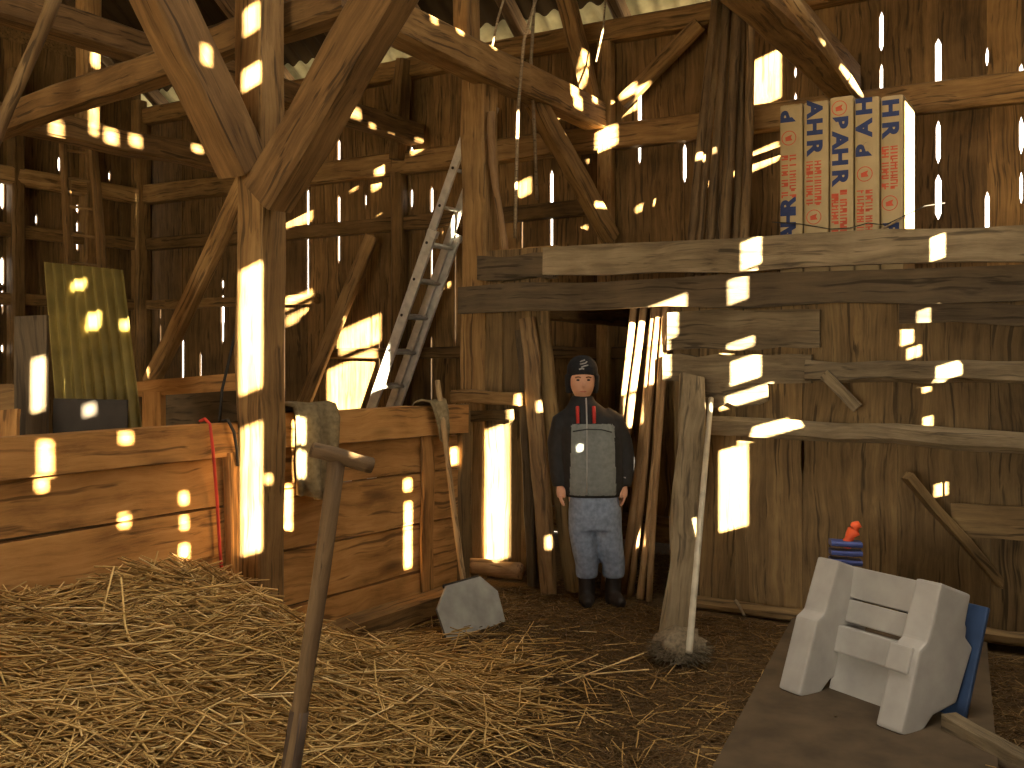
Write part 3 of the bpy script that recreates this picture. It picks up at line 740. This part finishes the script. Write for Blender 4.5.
# ------------------------------------------------------------------ poles stored on the loft, printed packs
ORD = ('first', 'second', 'third', 'fourth', 'fifth', 'sixth', 'seventh')
for i, (bx_, tx, r) in enumerate(((688, 716, .032), (697, 722, .036), (706, 727, .034), (713, 733, .03), (722, 738, .042), (732, 744, .034), (741, 752, .036))):
    U = 6.70 + .09 * (i % 2)
    p0 = onU(bx_, 262, U); p0.z = 1.925
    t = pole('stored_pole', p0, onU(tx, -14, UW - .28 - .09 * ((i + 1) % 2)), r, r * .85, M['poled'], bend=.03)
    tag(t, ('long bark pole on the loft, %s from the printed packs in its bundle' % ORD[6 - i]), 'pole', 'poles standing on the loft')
M['pack'] = plain('tan_wrap', (.36, .265, .13), .45, var=.12, scale=9)
M['ink_blue'] = plain('blue_print', (.020, .032, .10), .6, bump=0)
M['ink_red'] = plain('red_print', (.46, .075, .03), .6, bump=0)
def glyph(ch, size, ext=.0008):
    c = bpy.data.curves.new('g', 'FONT'); c.body = ch; c.size = size; c.align_x = 'CENTER'; c.align_y = 'CENTER'; c.extrude = ext; c.offset = size * .05
    t = bpy.data.objects.new('g', c); COL.objects.link(t)
    dg = bpy.context.evaluated_depsgraph_get(); me = bpy.data.meshes.new_from_object(t.evaluated_get(dg))
    bpy.data.objects.remove(t); bpy.data.curves.remove(c); return me
GL = {ch: glyph(ch, .142) for ch in 'BAHR'}
UPK = 6.10
Vs = [Vof(px, UPK) for px in (779, 803, 829, 854, 880, 904)]
# per pack: direction of reading (+1 down), letters (char, row), red print rows, emblem row, top row
cols_ = [(-1, [('B', 116), ('R', 205), ('H', 219), ('A', 233)], [(155, 197)], 138, 104),
         (1, [('A', 109), ('H', 127), ('R', 147)], [(161, 204)], 217, 101),
         (1, [('B', 123), ('A', 140), ('H', 157), ('R', 177)], [(190, 236)], 108, 96),
         (-1, [('H', 106), ('A', 128), ('B', 150)], [(190, 236)], 174, 97),
         (1, [('H', 108), ('R', 129), ('B', 229)], [(146, 188)], 203, 95)]
labs = ['tan printed pack at the pole-bundle end of the row', 'tan printed pack, second from the pole bundle', 'tallest tan printed pack, middle of the row', 'tan printed pack, fourth from the pole bundle', 'tan printed pack with its side in full sun, end of the row']
for i, (sg, lets, reds, emb, top_) in enumerate(cols_):
    Va, Vb = Vs[i], Vs[i + 1]; Vm = (Va + Vb) / 2; w = abs(Va - Vb) - .006
    px = (779, 803, 829, 854, 880, 904)[i] + 12; zt = onU(px, top_, UPK).z; z0 = 1.925
    root = empty('insulation_pack', B(UPK + .2, Vm, z0)); tag(root, labs[i], 'pack', 'printed packs on the loft')
    boxm('wrapping', w, .40, zt - z0, M['pack'], root, axes(B(UPK + .2, Vm, (zt + z0) / 2), -v2, u2, ZZ), .018)
    face = axes(B(UPK - .001, Vm + .012, 0), -v2, ZZ, -u2)     # x right, y up, z to the viewer
    def zrow(y): return onU(px, y, UPK).z
    for ch, y in lets:
        link('letter', GL[ch], M['ink_blue'], root, face @ Matrix.Translation((0, zrow(y), 0)) @ Matrix.Rotation(-sg * math.pi / 2, 4, 'Z') @ Matrix.Diagonal((1.0, .85, 1, 1)))
    vs = []; fs = []
    def rect(x0, x1, y0, y1):
        k = len(vs); vs.extend([(x0, y0, .0008), (x1, y0, .0008), (x1, y1, .0008), (x0, y1, .0008)]); fs.append((k, k + 1, k + 2, k + 3))
    for (ya, yb) in reds:
        z = zrow(ya); R_ = random.Random(i)
        while z > zrow(yb):
            st = R_.uniform(.006, .010)
            for x0 in (-.045, .004):
                if R_.random() < .9:
                    rect(x0, x0 + .040, z - st, z)
                    if R_.random() < .6: rect(x0 + R_.choice((0, .015, .032)), x0 + R_.choice((0, .015, .032)) + .009, z - .018, z)
            z -= R_.uniform(.014, .021)
    tag(link('small_print', mesh('small_print', vs, fs), M['ink_red'], root, face), kind='stuff')
    ze = zrow(emb); ring = []; rf = []
    for k in range(20):
        a = k * 6.2832 / 20; ring += [(.045 * math.cos(a), ze + .045 * math.sin(a), .0009), (.040 * math.cos(a), ze + .040 * math.sin(a), .0009)]
        rf.append((2 * k, (2 * k + 2) % 40, (2 * k + 3) % 40, 2 * k + 1))
    em = link('emblem', mesh('emblem', ring, rf), M['ink_red'], root, face)
    link('emblem_mark', mesh('emblem_mark', [(-.02, ze - .018, .0009), (.022, ze - .016, .0009), (.012, ze + .002, .0009), (.02, ze + .02, .0009), (-.006, ze + .012, .0009), (-.022, ze + .006, .0009)], [(0, 1, 2, 3, 4, 5)]), M['ink_red'], root, face)
tag(tube('fence_wire', [onU(x, y, 6.04) for x, y in ((772, 222), (800, 224), (830, 229), (850, 228), (868, 223), (885, 225), (904, 216), (925, 206), (945, 203))], .003, M['cord']), 'thin rusty wire strung across the printed packs', 'wire')
tag(tube('bent_wire', [onU(x, y, 6.0) for x, y in ((866, 238), (876, 232), (890, 225), (902, 218))], .006, M['rope']), 'short bent twig in front of the printed packs', 'twig')

# ------------------------------------------------------------------ slabs and poles leaning at the doorway
for (a, b_, w, th, mt, lab) in (((527, 318, 5.62), (549, 598, 5.46), .11, .05, 'poled', 'rough bark slab leaning at the ladder side of the doorway'),
                         ((541, 322, 5.70), (572, 601, 5.58), .10, .05, 'pboard', 'dark slab leaning beside the bark slab at the doorway'),
                         ((521, 330, 5.64), (534, 600, 5.60), .07, .04, 'greyd', 'narrow dark strip leaning behind the bark slab')):
    p1 = onU(*a); p0 = onU(*b_); p0.z = max(p0.z, .01)
    tag(timber('leaning_slab', p0, p1, th, w, M[mt], ch=.25, rough=.008, up=v2, segs=7), lab, 'slab')
poles_ = ((604, 585, 634, 302, .024), (612, 592, 644, 300, .026), (622, 600, 656, 298, .028), (630, 603, 661, 300, .022), (640, 606, 667, 304, .024), (649, 607, 671, 306, .020))
for i, (x0, y0, x1, y1, r) in enumerate(poles_):
    p0 = onU(x0, y0, 5.74 - .03 * i); p0.z = .015
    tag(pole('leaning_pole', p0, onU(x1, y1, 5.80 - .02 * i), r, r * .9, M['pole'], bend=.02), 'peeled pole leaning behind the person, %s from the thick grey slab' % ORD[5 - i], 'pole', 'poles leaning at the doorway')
s0 = onF(672, 652); s1 = onU(693, 376, 5.52)
tag(timber('thick_slab', s0, s1, .05, .15, M['grey'], ch=.3, rough=.012, up=Vector((1, .2, 0)), segs=7, bow=.02), 'thick grey slab leaning on the partition beside the broom', 'slab')

# worn broom with a pale metal shaft
M['shaft'] = plain('pale_shaft', (.42, .37, .27), .4, var=.2)
M['bristle'] = plain('grey_bristle', (.17, .135, .085), .95, var=.4, scale=60, bump=.6)
b0 = onF(682, 668); br = empty('worn_broom', b0); tag(br, 'worn broom with a pale shaft and a ragged grey head, leaning on the partition', 'broom')
pt = onU(711, 399, 5.53); pb = onF(689, 652, .20)
tube('shaft', [pb, pb.lerp(pt, .5), pt], .016, M['shaft'], br, n=10)
bm = bmesh.new(); bmesh.ops.create_icosphere(bm, subdivisions=3, radius=1)
for v in bm.verts:
    d = v.co.copy(); f = 1 + .25 * noise.noise(d * 2.5) + .12 * noise.noise(d * 7); v.co = Vector((d.x * .125 * f, d.y * .11 * f, max(-.06, d.z * .095 * f)))
me = bpy.data.meshes.new('head'); bm.to_mesh(me); bm.free(); me.polygons.foreach_set('use_smooth', [True] * len(me.polygons))
link('head', me, M['bristle'], br, Matrix.Translation(b0 + Vector((0, .05, .085))))
nb = 500; Dd = rng.normal(0, 1, (nb, 3)); Dd[:, 2] = -np.abs(Dd[:, 2]) * .6 + .15; Dd /= np.linalg.norm(Dd, axis=1)[:, None]
Pb = Dd * np.array([.115, .10, .10]); Pb[:, 2] = np.maximum(Pb[:, 2] + .09, .02)
bs = link('bristles', straws('bristles', Pb, Dd, rng.uniform(.05, .11, nb), np.full(nb, .002), M['bristle'], .15), None, br, Matrix.Translation(b0 + Vector((0, .05, 0)))); tag(bs, kind='stuff')

# snow shovel
M['galv'] = plain('grey_shovel_sheet', (.30, .31, .29), .5, metal=.1, var=.25, scale=9)
qa = onF(446, 642, .01); qb = onF(504, 622, .01)
sx = (qb - qa).normalized(); Wd = (qb - qa).length
lean = (ZZ * .93 + sx.cross(ZZ) * -.37).normalized()
sh = empty('snow_shovel', qa.lerp(qb, .5)); tag(sh, 'snow shovel with a grey clipped-corner blade leaning on the low wall', 'shovel')
H = .275; outline = [(0, 0), (Wd, 0), (Wd + .01, H * .62), (Wd * .80, H), (Wd * .22, H), (-.01, H * .62)]
ny = sx.cross(lean); vs = []; 
for k in (0, 1):
    for (x, y) in outline: vs.append(sx * x + lean * y + ny * (k * .012))
n = 6; fs = [tuple(range(n)), tuple(range(2 * n - 1, n - 1, -1))] + [(i, n + i, n + (i + 1) % n, (i + 1) % n) for i in range(n)]
link('blade', mesh('blade', vs, fs), M['galv'], sh, Matrix.Translation(qa))
hp0 = qa + sx * Wd * .52 + lean * H * .35 + ny * -.0; hp1 = at(437, 381, 5.86)
side = ny if ny.y > 0 else -ny
ferr = boxm('ferrule', .10, .05, .03, M['galv'], sh, axes(qa + sx * Wd * .5 + lean * H * .9 + side * .03, sx, lean, ny), .006)
pole('handle', hp0 + side * .03, hp1, .0165, .0155, M['handle'], sh, n=12, bend=.008)
tube('top_lip', [qa + sx * Wd * .22 + lean * H + side * .008, qa + sx * Wd * .80 + lean * H + side * .008], .012, M['black'], sh, n=8)

# T-handled spade in the foreground, stuck in the straw
M['oldwood'] = wood('worn_handle', (.06, .034, .014), (.13, .078, .034), (.21, .135, .062), grain=30, bump=.5)
M['iron'] = plain('rusty_iron', (.075, .05, .032), .6, metal=.4, var=.35)
g1 = at(337, 457, 2.28); gb = at(291, 768, 2.18)
dr = (gb - g1).normalized(); foot = g1 + dr * ((g1.z + .04) / -dr.z)
spd = empty('garden_spade', Vector((foot.x, foot.y, 0))); tag(spd, 'old wooden T-handled spade standing upright in the straw', 'spade')
pole('shaft', g1 - dr * .005, g1 + dr * .80, .0205, .018, M['oldwood'], spd, n=14, bend=.006)
pole('grip', at(312, 450, 2.25), at(372, 465, 2.31), .0175, .0185, M['oldwood'], spd, n=14, bend=.003)
tube('socket', [g1 + dr * .56, g1 + dr * .70, g1 + dr * .92], [.0215, .0215, .018], M['iron'], spd, n=12)
sxv = Vector((1, 0, 0)); bl = []
for k, (w, t) in enumerate(((.17, .90), (.18, 1.0), (.17, 1.15), (.13, 1.24))):
    for s, dy in ((-1, .012), (0, -.008), (1, .012)):
        bl.append(g1 + dr * t + sxv * (s * w / 2) + Vector((0, dy, 0)) - foot)
bfs = [(r * 3 + c, r * 3 + c + 1, r * 3 + c + 4, r * 3 + c + 3) for r in range(3) for c in range(2)]
ob = link('blade', mesh('blade', bl, bfs, True), M['iron'], spd, Matrix.Translation(foot)); md = ob.modifiers.new('t', 'SOLIDIFY'); md.thickness = .004

# ------------------------------------------------------------------ right foreground: board, polystyrene block, blue panel, lumber
M['slabm'] = plain('dirty_floor_board', (.08, .056, .031), .9, var=.3, scale=6, bump=.3)
fp = [onF(792, 626), onF(985, 632), onF(1000, 800), onF(702, 800)]
c0 = sum(fp, Vector()) / 4; vs = [p - c0 + ZZ * z for z in (.0, .045) for p in fp]
tag(link('floor_slab', mesh('floor_slab', vs, [(3, 2, 1, 0), (4, 5, 6, 7)] + [(i, (i + 1) % 4, 4 + (i + 1) % 4, 4 + i) for i in range(4)]), M['slabm'], None, Matrix.Translation(c0)), 'flat dirty slab on the floor under the polystyrene block', 'slab')
M['foam'] = plain('dirty_polystyrene', (.36, .34, .30), .85, var=.14, scale=7, bump=.25)
wa = Vector((.52, -.854, 0)); ba = Vector((.854, .52, 0)); tl = math.radians(20)
upv = (ZZ * math.cos(tl) + ba * math.sin(tl)).normalized(); bk = (ba * math.cos(tl) - ZZ * math.sin(tl)).normalized()
FO = onF(779, 688, .05); fm_ = axes(FO, wa, bk, upv)         # local x width, y depth to the back, z up
foam = empty('polystyrene_block', FO); tag(foam, 'white polystyrene packing block with two thick arms, tipped on the slab', 'packing')
def fprism(name, prof, x0, x1, parent=foam, bev=.012):
    """profile in local (y depth, z up), extruded along the width"""
    bm = bmesh.new(); f0 = [bm.verts.new((x0, y, z)) for y, z in prof]; f1 = [bm.verts.new((x1, y, z)) for y, z in prof]
    bm.faces.new(f0); bm.faces.new(f1[::-1])
    for i in range(len(prof)): bm.faces.new((f0[i], f1[i], f1[(i + 1) % len(prof)], f0[(i + 1) % len(prof)]))
    bmesh.ops.recalc_face_normals(bm, faces=bm.faces)
    bmesh.ops.bevel(bm, geom=bm.edges[:], offset=bev, segments=2, affect='EDGES', profile=.6)
    me = bpy.data.meshes.new(name); bm.to_mesh(me); bm.free()
    return link(name, me, M['foam'], parent, fm_)
side_prof = [(0, 0), (.11, .0), (.17, .10), (.30, .17), (.33, .40), (.27, .43), (.265, .47), (.25, .48), (.245, .60), (.045, .60), (.035, .36), (0, .32)]
fprism('arm', side_prof, -.005, .115)
fprism('arm', side_prof, .505, .625)
fprism('back_panel', [(.17, .465), (.23, .465), (.23, .60), (.15, .60)], .10, .52, bev=.006)
fprism('back_panel', [(.175, .36), (.23, .36), (.23, .458), (.17, .458)], .10, .52, bev=.006)
fprism('seat_step', [(.15, .22), (.22, .22), (.22, .345), (.14, .335)], .10, .52, bev=.008)
fprism('lower_panel', [(.19, .04), (.24, .04), (.24, .24), (.18, .23)], .10, .52, bev=.006)
fprism('pad', [(-.014, .22), (.03, .22), (.03, .325), (-.014, .325)], .495, .60, bev=.008)
M['blue'] = plain('blue_board', (.030, .055, .115), .5)
bp = FO + wa * .60 + bk * .37 + upv * .25
tag(boxm('blue_panel', .36, .02, .46, M['blue'], None, axes(FO + wa * .47 + ba * .44 + ZZ * .205, wa, (bk * .9 - ZZ * 0).normalized(), upv), .008), 'dark blue board standing behind the polystyrene block', 'board')
# small blue ribbed bottle base with a bright orange grip on the corner of the block
tp = at(841, 566, 4.95)
toy = empty('plastic_sprayer', tp); tag(toy, 'small blue ribbed holder with a bright orange grip behind the polystyrene block', 'sprayer')
M['bluep'] = plain('blue_plastic', (.05, .07, .22), .45, bump=0); M['orange'] = plain('orange_plastic', (.85, .12, .035), .45, bump=0)
zf = tp.z - .0
bz = tube('pedestal', [Vector((tp.x, tp.y, .01)), Vector((tp.x, tp.y, zf))], .055, M['greyd'], toy, n=10)
for k in range(3):
    a = at(830 - 2 * k * 0, 560 - k * 9, 4.95); b_ = at(861, 562 - k * 9, 4.93)
    timber('rib', a, b_, .09, .026, M['bluep'], toy, rough=.002, ch=.3, segs=3)
tube('grip', [at(847, 548, 4.94), at(848, 541, 4.94), at(850, 535, 4.94), at(854, 531, 4.94), at(856, 526, 4.94), at(855, 522, 4.94)], [.018, .026, .024, .034, .028, .018], M['orange'], toy, n=9)
tag(timber('pale_lumber', onF(948, 722, .07), onF(1075, 790, .04), .075, .07, M['grey'], ch=.05, rough=.004), 'pale squared timber offcut lying at the edge of the slab', 'lumber')
tag(timber('leaning_plank', onU(906, 476, 5.50), onF(1052, 642, .02), .10, .045, M['pboard'], ch=.1, rough=.005), 'plank leaning across the partition behind the blue board', 'plank')
tag(pole('straw_rope', at(735, 600, 5.7), at(745, 616, 5.65), .01, .008, M['rope'], bend=.01), 'frayed bit of twine on the floor beside the broom', 'twine')

# ------------------------------------------------------------------ person in the doorway
def loft(rings, n=20):
    """rings: (cx, cy, cz, rx, ry[, power]) -> verts, faces"""
    vs = []; fs = []
    for rg in rings:
        cx, cy, cz, rx, ry = rg[:5]; p = rg[5] if len(rg) > 5 else 2.0
        for k in range(n):
            a = 6.28318 * k / n; c, s = math.cos(a), math.sin(a)
            vs.append(Vector((cx + rx * math.copysign(abs(c) ** (2 / p), c), cy + ry * math.copysign(abs(s) ** (2 / p), s), cz)))
    for i in range(len(rings) - 1):
        for k in range(n):
            q = (k + 1) % n; fs.append((i * n + k, i * n + q, (i + 1) * n + q, (i + 1) * n + k))
    fs.append(tuple(range(n - 1, -1, -1))); b = (len(rings) - 1) * n; fs.append(tuple(range(b, b + n)))
    return vs, fs
def limb(pts, n=14):
    """pts: (x, y, z, r) -> closed tapering tube"""
    vs = []; fs = []; P = [Vector(p[:3]) for p in pts]
    for i, p in enumerate(pts):
        d = (P[min(i + 1, len(P) - 1)] - P[max(i - 1, 0)]).normalized()
        a = d.cross(Vector((.12, 1, .07))).normalized(); b = d.cross(a)
        for k in range(n):
            t = 6.28318 * k / n; vs.append(P[i] + (a * math.cos(t) + b * math.sin(t)) * p[3])
    for i in range(len(pts) - 1):
        for k in range(n):
            q = (k + 1) % n; fs.append((i * n + k, i * n + q, (i + 1) * n + q, (i + 1) * n + k))
    fs.append(tuple(range(n - 1, -1, -1))); b_ = (len(pts) - 1) * n; fs.append(tuple(range(b_, b_ + n)))
    return vs, fs
def fuse(name, parts, voxel, mat, parent, smooth=4, mtx=None):
    vs = []; fs = []
    for v, f in parts:
        k = len(vs); vs += v; fs += [tuple(k + i for i in q) for q in f]
    me = mesh('tmp', vs, fs); t = bpy.data.objects.new('tmp', me); COL.objects.link(t)
    bm = bmesh.new(); bm.from_mesh(me); bmesh.ops.recalc_face_normals(bm, faces=bm.faces); bm.to_mesh(me); bm.free()
    r = t.modifiers.new('r', 'REMESH'); r.mode = 'VOXEL'; r.voxel_size = voxel
    s = t.modifiers.new('s', 'SMOOTH'); s.iterations = smooth; s.factor = .5
    dg = bpy.context.evaluated_depsgraph_get(); m2 = bpy.data.meshes.new_from_object(t.evaluated_get(dg)); m2.name = name
    bpy.data.objects.remove(t); m2.polygons.foreach_set('use_smooth', [True] * len(m2.polygons)); m2.materials.clear()
    return link(name, m2, mat, parent, mtx)
PX = Vector((.487, 6.0, .0)); PM = Matrix.Translation(PX)
per = empty('person', PX); tag(per, 'person in a black and grey jacket, jeans and dark knit hat standing in the doorway', 'person')
M['skin'] = plain('skin', (.50, .27, .17), .55, var=.06, bump=0)
M['jblack'] = plain('black_jacket', (.016, .015, .015), .75, var=.2, scale=30)
M['jgrey'] = plain('grey_jacket', (.16, .17, .155), .8, var=.15, scale=40)
M['jeans'] = plain('blue_jeans', (.17, .205, .265), .85, var=.25, scale=35, bump=.3)
M['boot'] = plain('dark_boot', (.016, .012, .010), .6)
M['hat'] = plain('dark_knit', (.012, .012, .014), .9, scale=70, bump=.5)
M['lip'] = plain('lips', (.36, .13, .09), .5, bump=0); M['eye'] = plain('eye_dark', (.03, .018, .012), .3, bump=0); M['brow'] = plain('brow', (.13, .065, .03), .8, bump=0)
M['redtrim'] = plain('red_trim', (.38, .03, .022), .6, bump=0); M['emb'] = plain('grey_embroidery', (.30, .29, .27), .7, bump=0)
HX = -.065
def hand(s):
    """relaxed hand hanging at the side; s=-1 picture left"""
    hx = -.192 if s < 0 else .176; hz = .70; parts = []
    parts.append(limb([(hx, -.01, hz + .09, .024), (hx, -.012, hz + .02, .027), (hx, -.02, hz - .02, .030), (hx, -.024, hz - .05, .026)]))
    for j, (dy, ln) in enumerate(((-.036, .050), (-.018, .060), (.001, .056), (.018, .044))):
        bx = hx + s * .006; y0 = -.018 + dy
        parts.append(limb([(bx, y0, hz - .04, .0095), (bx - s * .003, y0, hz - .04 - ln * .45, .0090), (bx - s * .012, y0 - .002, hz - .04 - ln * .8, .0082), (bx - s * .024, y0 - .002, hz - .04 - ln, .0070)], 8))
    parts.append(limb([(hx - s * .012, -.040, hz, .012), (hx - s * .016, -.060, hz - .022, .0105), (hx - s * .018, -.062, hz - .048, .0085)], 8))
    return parts
head = [(HX, .0, 1.245, .040, .045), (HX, -.008, 1.262, .050, .060), (HX, -.010, 1.285, .062, .074), (HX, -.008, 1.315, .071, .082), (HX, -.004, 1.35, .077, .088), (HX, .0, 1.39, .080, .092), (HX, .004, 1.42, .077, .090), (HX, .006, 1.45, .062, .075), (HX, .006, 1.472, .035, .045)]
parts = [loft(head), loft([(HX, .012, 1.12, .05, .05), (HX, .008, 1.20, .044, .047), (HX, .004, 1.27, .044, .048)]),
         loft([(.0, .0, .62, .12, .085), (0, 0, .75, .115, .08), (-.01, 0, .95, .125, .085), (-.025, 0, 1.08, .13, .08), (-.045, .005, 1.15, .09, .06), (HX, .01, 1.19, .045, .045)]),
         limb([(HX, -.074, 1.355, .007), (HX, -.086, 1.335, .010), (HX, -.096, 1.318, .0125), (HX, -.082, 1.308, .008)], 10)]
for s in (-1, 1):
    parts.append(limb([(HX + s * .078, .01, 1.36, .010), (HX + s * .083, .012, 1.34, .014), (HX + s * .078, .008, 1.315, .008)], 8))
    sh_x = -.165 if s < 0 else .105
    hx = -.192 if s < 0 else .176
    parts.append(limb([(sh_x, .01, 1.10, .05), ((sh_x + hx) / 2 + s * .02, .015, .93, .040), (hx + s * .002, .005, .85, .034), (hx, -.01, .74, .024)]))
    parts += hand(s)
    fx = -.035 if s < 0 else .115
    parts.append(limb([(.0 + s * .065, .0, .66, .085), (fx * .5 + s * .05, -.005, .40, .065), (fx, .01, .22, .048), (fx, .015, .06, .040)]))
body = fuse('body', parts, .0055, M['skin'], per, 3, PM)
for s in (-1, 1):
    bm = bmesh.new(); bmesh.ops.create_uvsphere(bm, u_segments=10, v_segments=8, radius=1); bmesh.ops.scale(bm, vec=(.0125, .006, .0065), verts=bm.verts)
    me = bpy.data.meshes.new('eye'); bm.to_mesh(me); bm.free(); link('eye', me, M['eye'], per, Matrix.Translation(PX + Vector((HX + s * .030, -.0835, 1.352))))
    tube('eyebrow', [PX + Vector((HX + s * x, y, z)) for x, y, z in ((.014, -.0885, 1.366), (.030, -.0875, 1.371), (.047, -.077, 1.366))], .0042, M['brow'], per)
tube('mouth', [PX + Vector((HX + x, y, 1.284)) for x, y in ((-.022, -.073), (-.008, -.0805), (.008, -.0805), (.022, -.073))], [.003, .0055, .0055, .003], M['lip'], per)
# knit hat pulled over the ears
hat = fuse('knit_hat', [loft([(HX, .014, 1.375, .090, .095), (HX, .004, 1.392, .094, .104), (HX, .004, 1.43, .092, .103), (HX, .006, 1.465, .076, .088), (HX, .006, 1.49, .048, .056), (HX, .006, 1.500, .018, .02)]),
                        loft([(HX + .077, .035, 1.27, .020, .042), (HX + .083, .030, 1.32, .020, .058), (HX + .083, .02, 1.38, .022, .080)]),
                        loft([(HX - .077, .035, 1.27, .020, .042), (HX - .083, .030, 1.32, .020, .058), (HX - .083, .02, 1.38, .022, .080)]),
                        loft([(HX, .075, 1.27, .07, .03), (HX, .075, 1.33, .08, .035), (HX, .07, 1.4, .085, .04)])], .007, M['hat'], per, 4, PM)
for pts in (((-.020, 1.445), (.012, 1.452), (.022, 1.462)), ((-.012, 1.428), (.010, 1.436), (.028, 1.44)), ((-.026, 1.415), (-.010, 1.420), (.004, 1.418)), ((-.018, 1.46), (-.002, 1.467), (.010, 1.47))):
    tube('hat_emblem', [PX + Vector((HX + x, -.100 + max(0, z - 1.43) * .55, z)) for x, z in pts], .0045, M['emb'], hat)
# jacket: torso and sleeves in one surface, grey front panel by its own faces
tor = [(.0, .0, .655, .168, .115, 2.4), (.0, -.004, .70, .176, .125, 2.4), (-.004, -.006, .80, .180, .132, 2.4), (-.01, -.006, .95, .182, .135, 2.4), (-.02, -.004, 1.06, .185, .13, 2.3), (-.032, 0, 1.13, .168, .115, 2.2), (-.05, .004, 1.185, .115, .09), (HX, .008, 1.225, .075, .075), (HX, .008, 1.255, .066, .068)]
parts = [loft(tor, 28)]
for s in (-1, 1):
    sh_x = -.165 if s < 0 else .105
    hx = -.198 if s < 0 else .182
    parts.append(limb([(sh_x - s * .05, .01, 1.125, .075), (sh_x + s * .012, .01, 1.09, .078), ((sh_x + hx) / 2 + s * .028, .018, .97, .068), (hx + s * .012, .012, .86, .060), (hx + s * .006, -.004, .76, .052), (hx, -.010, .715, .045)]))
jac = fuse('jacket', parts, .009, M['jblack'], per, 5, PM)
jac.data.materials.append(M['jgrey'])
for p in jac.data.polygons:
    c = p.center; cx = c.x + .01
    if c.z < 1.095 - .06 * cx * cx * 8 and abs(cx) < .128 + max(0, (1.0 - c.z)) * .03 and c.z > .672 and p.normal.z < .85 and abs(p.normal.x) < .72: p.material_index = 1
for s in (-1, 1):
    tube('red_strap', [PX + Vector((HX + .012 + s * .048, y, z)) for y, z in ((-.100, 1.195), (-.126, 1.15), (-.138, 1.10))], .011, M['redtrim'], jac)
tube('zip', [PX + Vector((-.048 + .0 * z, y, z)) for y, z in ((-.072, 1.245), (-.102, 1.19), (-.136, 1.10), (-.146, .95), (-.142, .80), (-.128, .68))], .0045, M['emb'], jac)
tube('chest_seam', [PX + Vector((x, y, z)) for x, y, z in ((-.128, -.118, 1.05), (-.05, -.145, 1.065), (.04, -.142, 1.062), (.10, -.112, 1.045))], .0035, M['jblack'], jac)
tube('cuff_tag', [PX + Vector((.165, -.048, .775)), PX + Vector((.19, -.050, .77))], .006, M['emb'], jac)
# jeans and boots
parts = [loft([(.01, 0, .46, .15, .105, 2.4), (.008, 0, .55, .155, .115, 2.4), (.004, 0, .64, .15, .112, 2.4), (.0, 0, .70, .14, .105, 2.4)], 24)]
for s in (-1, 1):
    fx = -.038 if s < 0 else .122; tx = -.065 if s < 0 else .085
    parts.append(limb([(tx, 0, .58, .085), (tx * .95 + fx * .05, -.004, .46, .086), ((tx + fx) / 2, -.008, .34, .078), (fx, 0, .25, .070), (fx, .006, .185, .068), (fx, .006, .165, .060)]))
jn = fuse('jeans', parts, .009, M['jeans'], per, 4, PM)
for s in (-1, 1):
    fx = -.038 if s < 0 else .122
    out = .35 if s > 0 else -.05
    rings = [(0, 0, .0, .048, .058), (0, 0, .035, .049, .060), (0, .0, .12, .050, .056), (0, 0, .215, .052, .056)]
    up_ = loft([(fx + a, .012 + b_, c, d, e) for a, b_, c, d, e in rings])
    toe = limb([(fx, .01, .045, .044), (fx + out * .05, -.05, .042, .043), (fx + out * .09, -.10, .036, .036), (fx + out * .11, -.125, .03, .022)])
    toe = ([Vector((v.x, v.y, max(v.z, 0.0))) for v in toe[0]], toe[1])
    bo = fuse('boot', [up_, toe], .008, M['boot'], per, 3, PM)
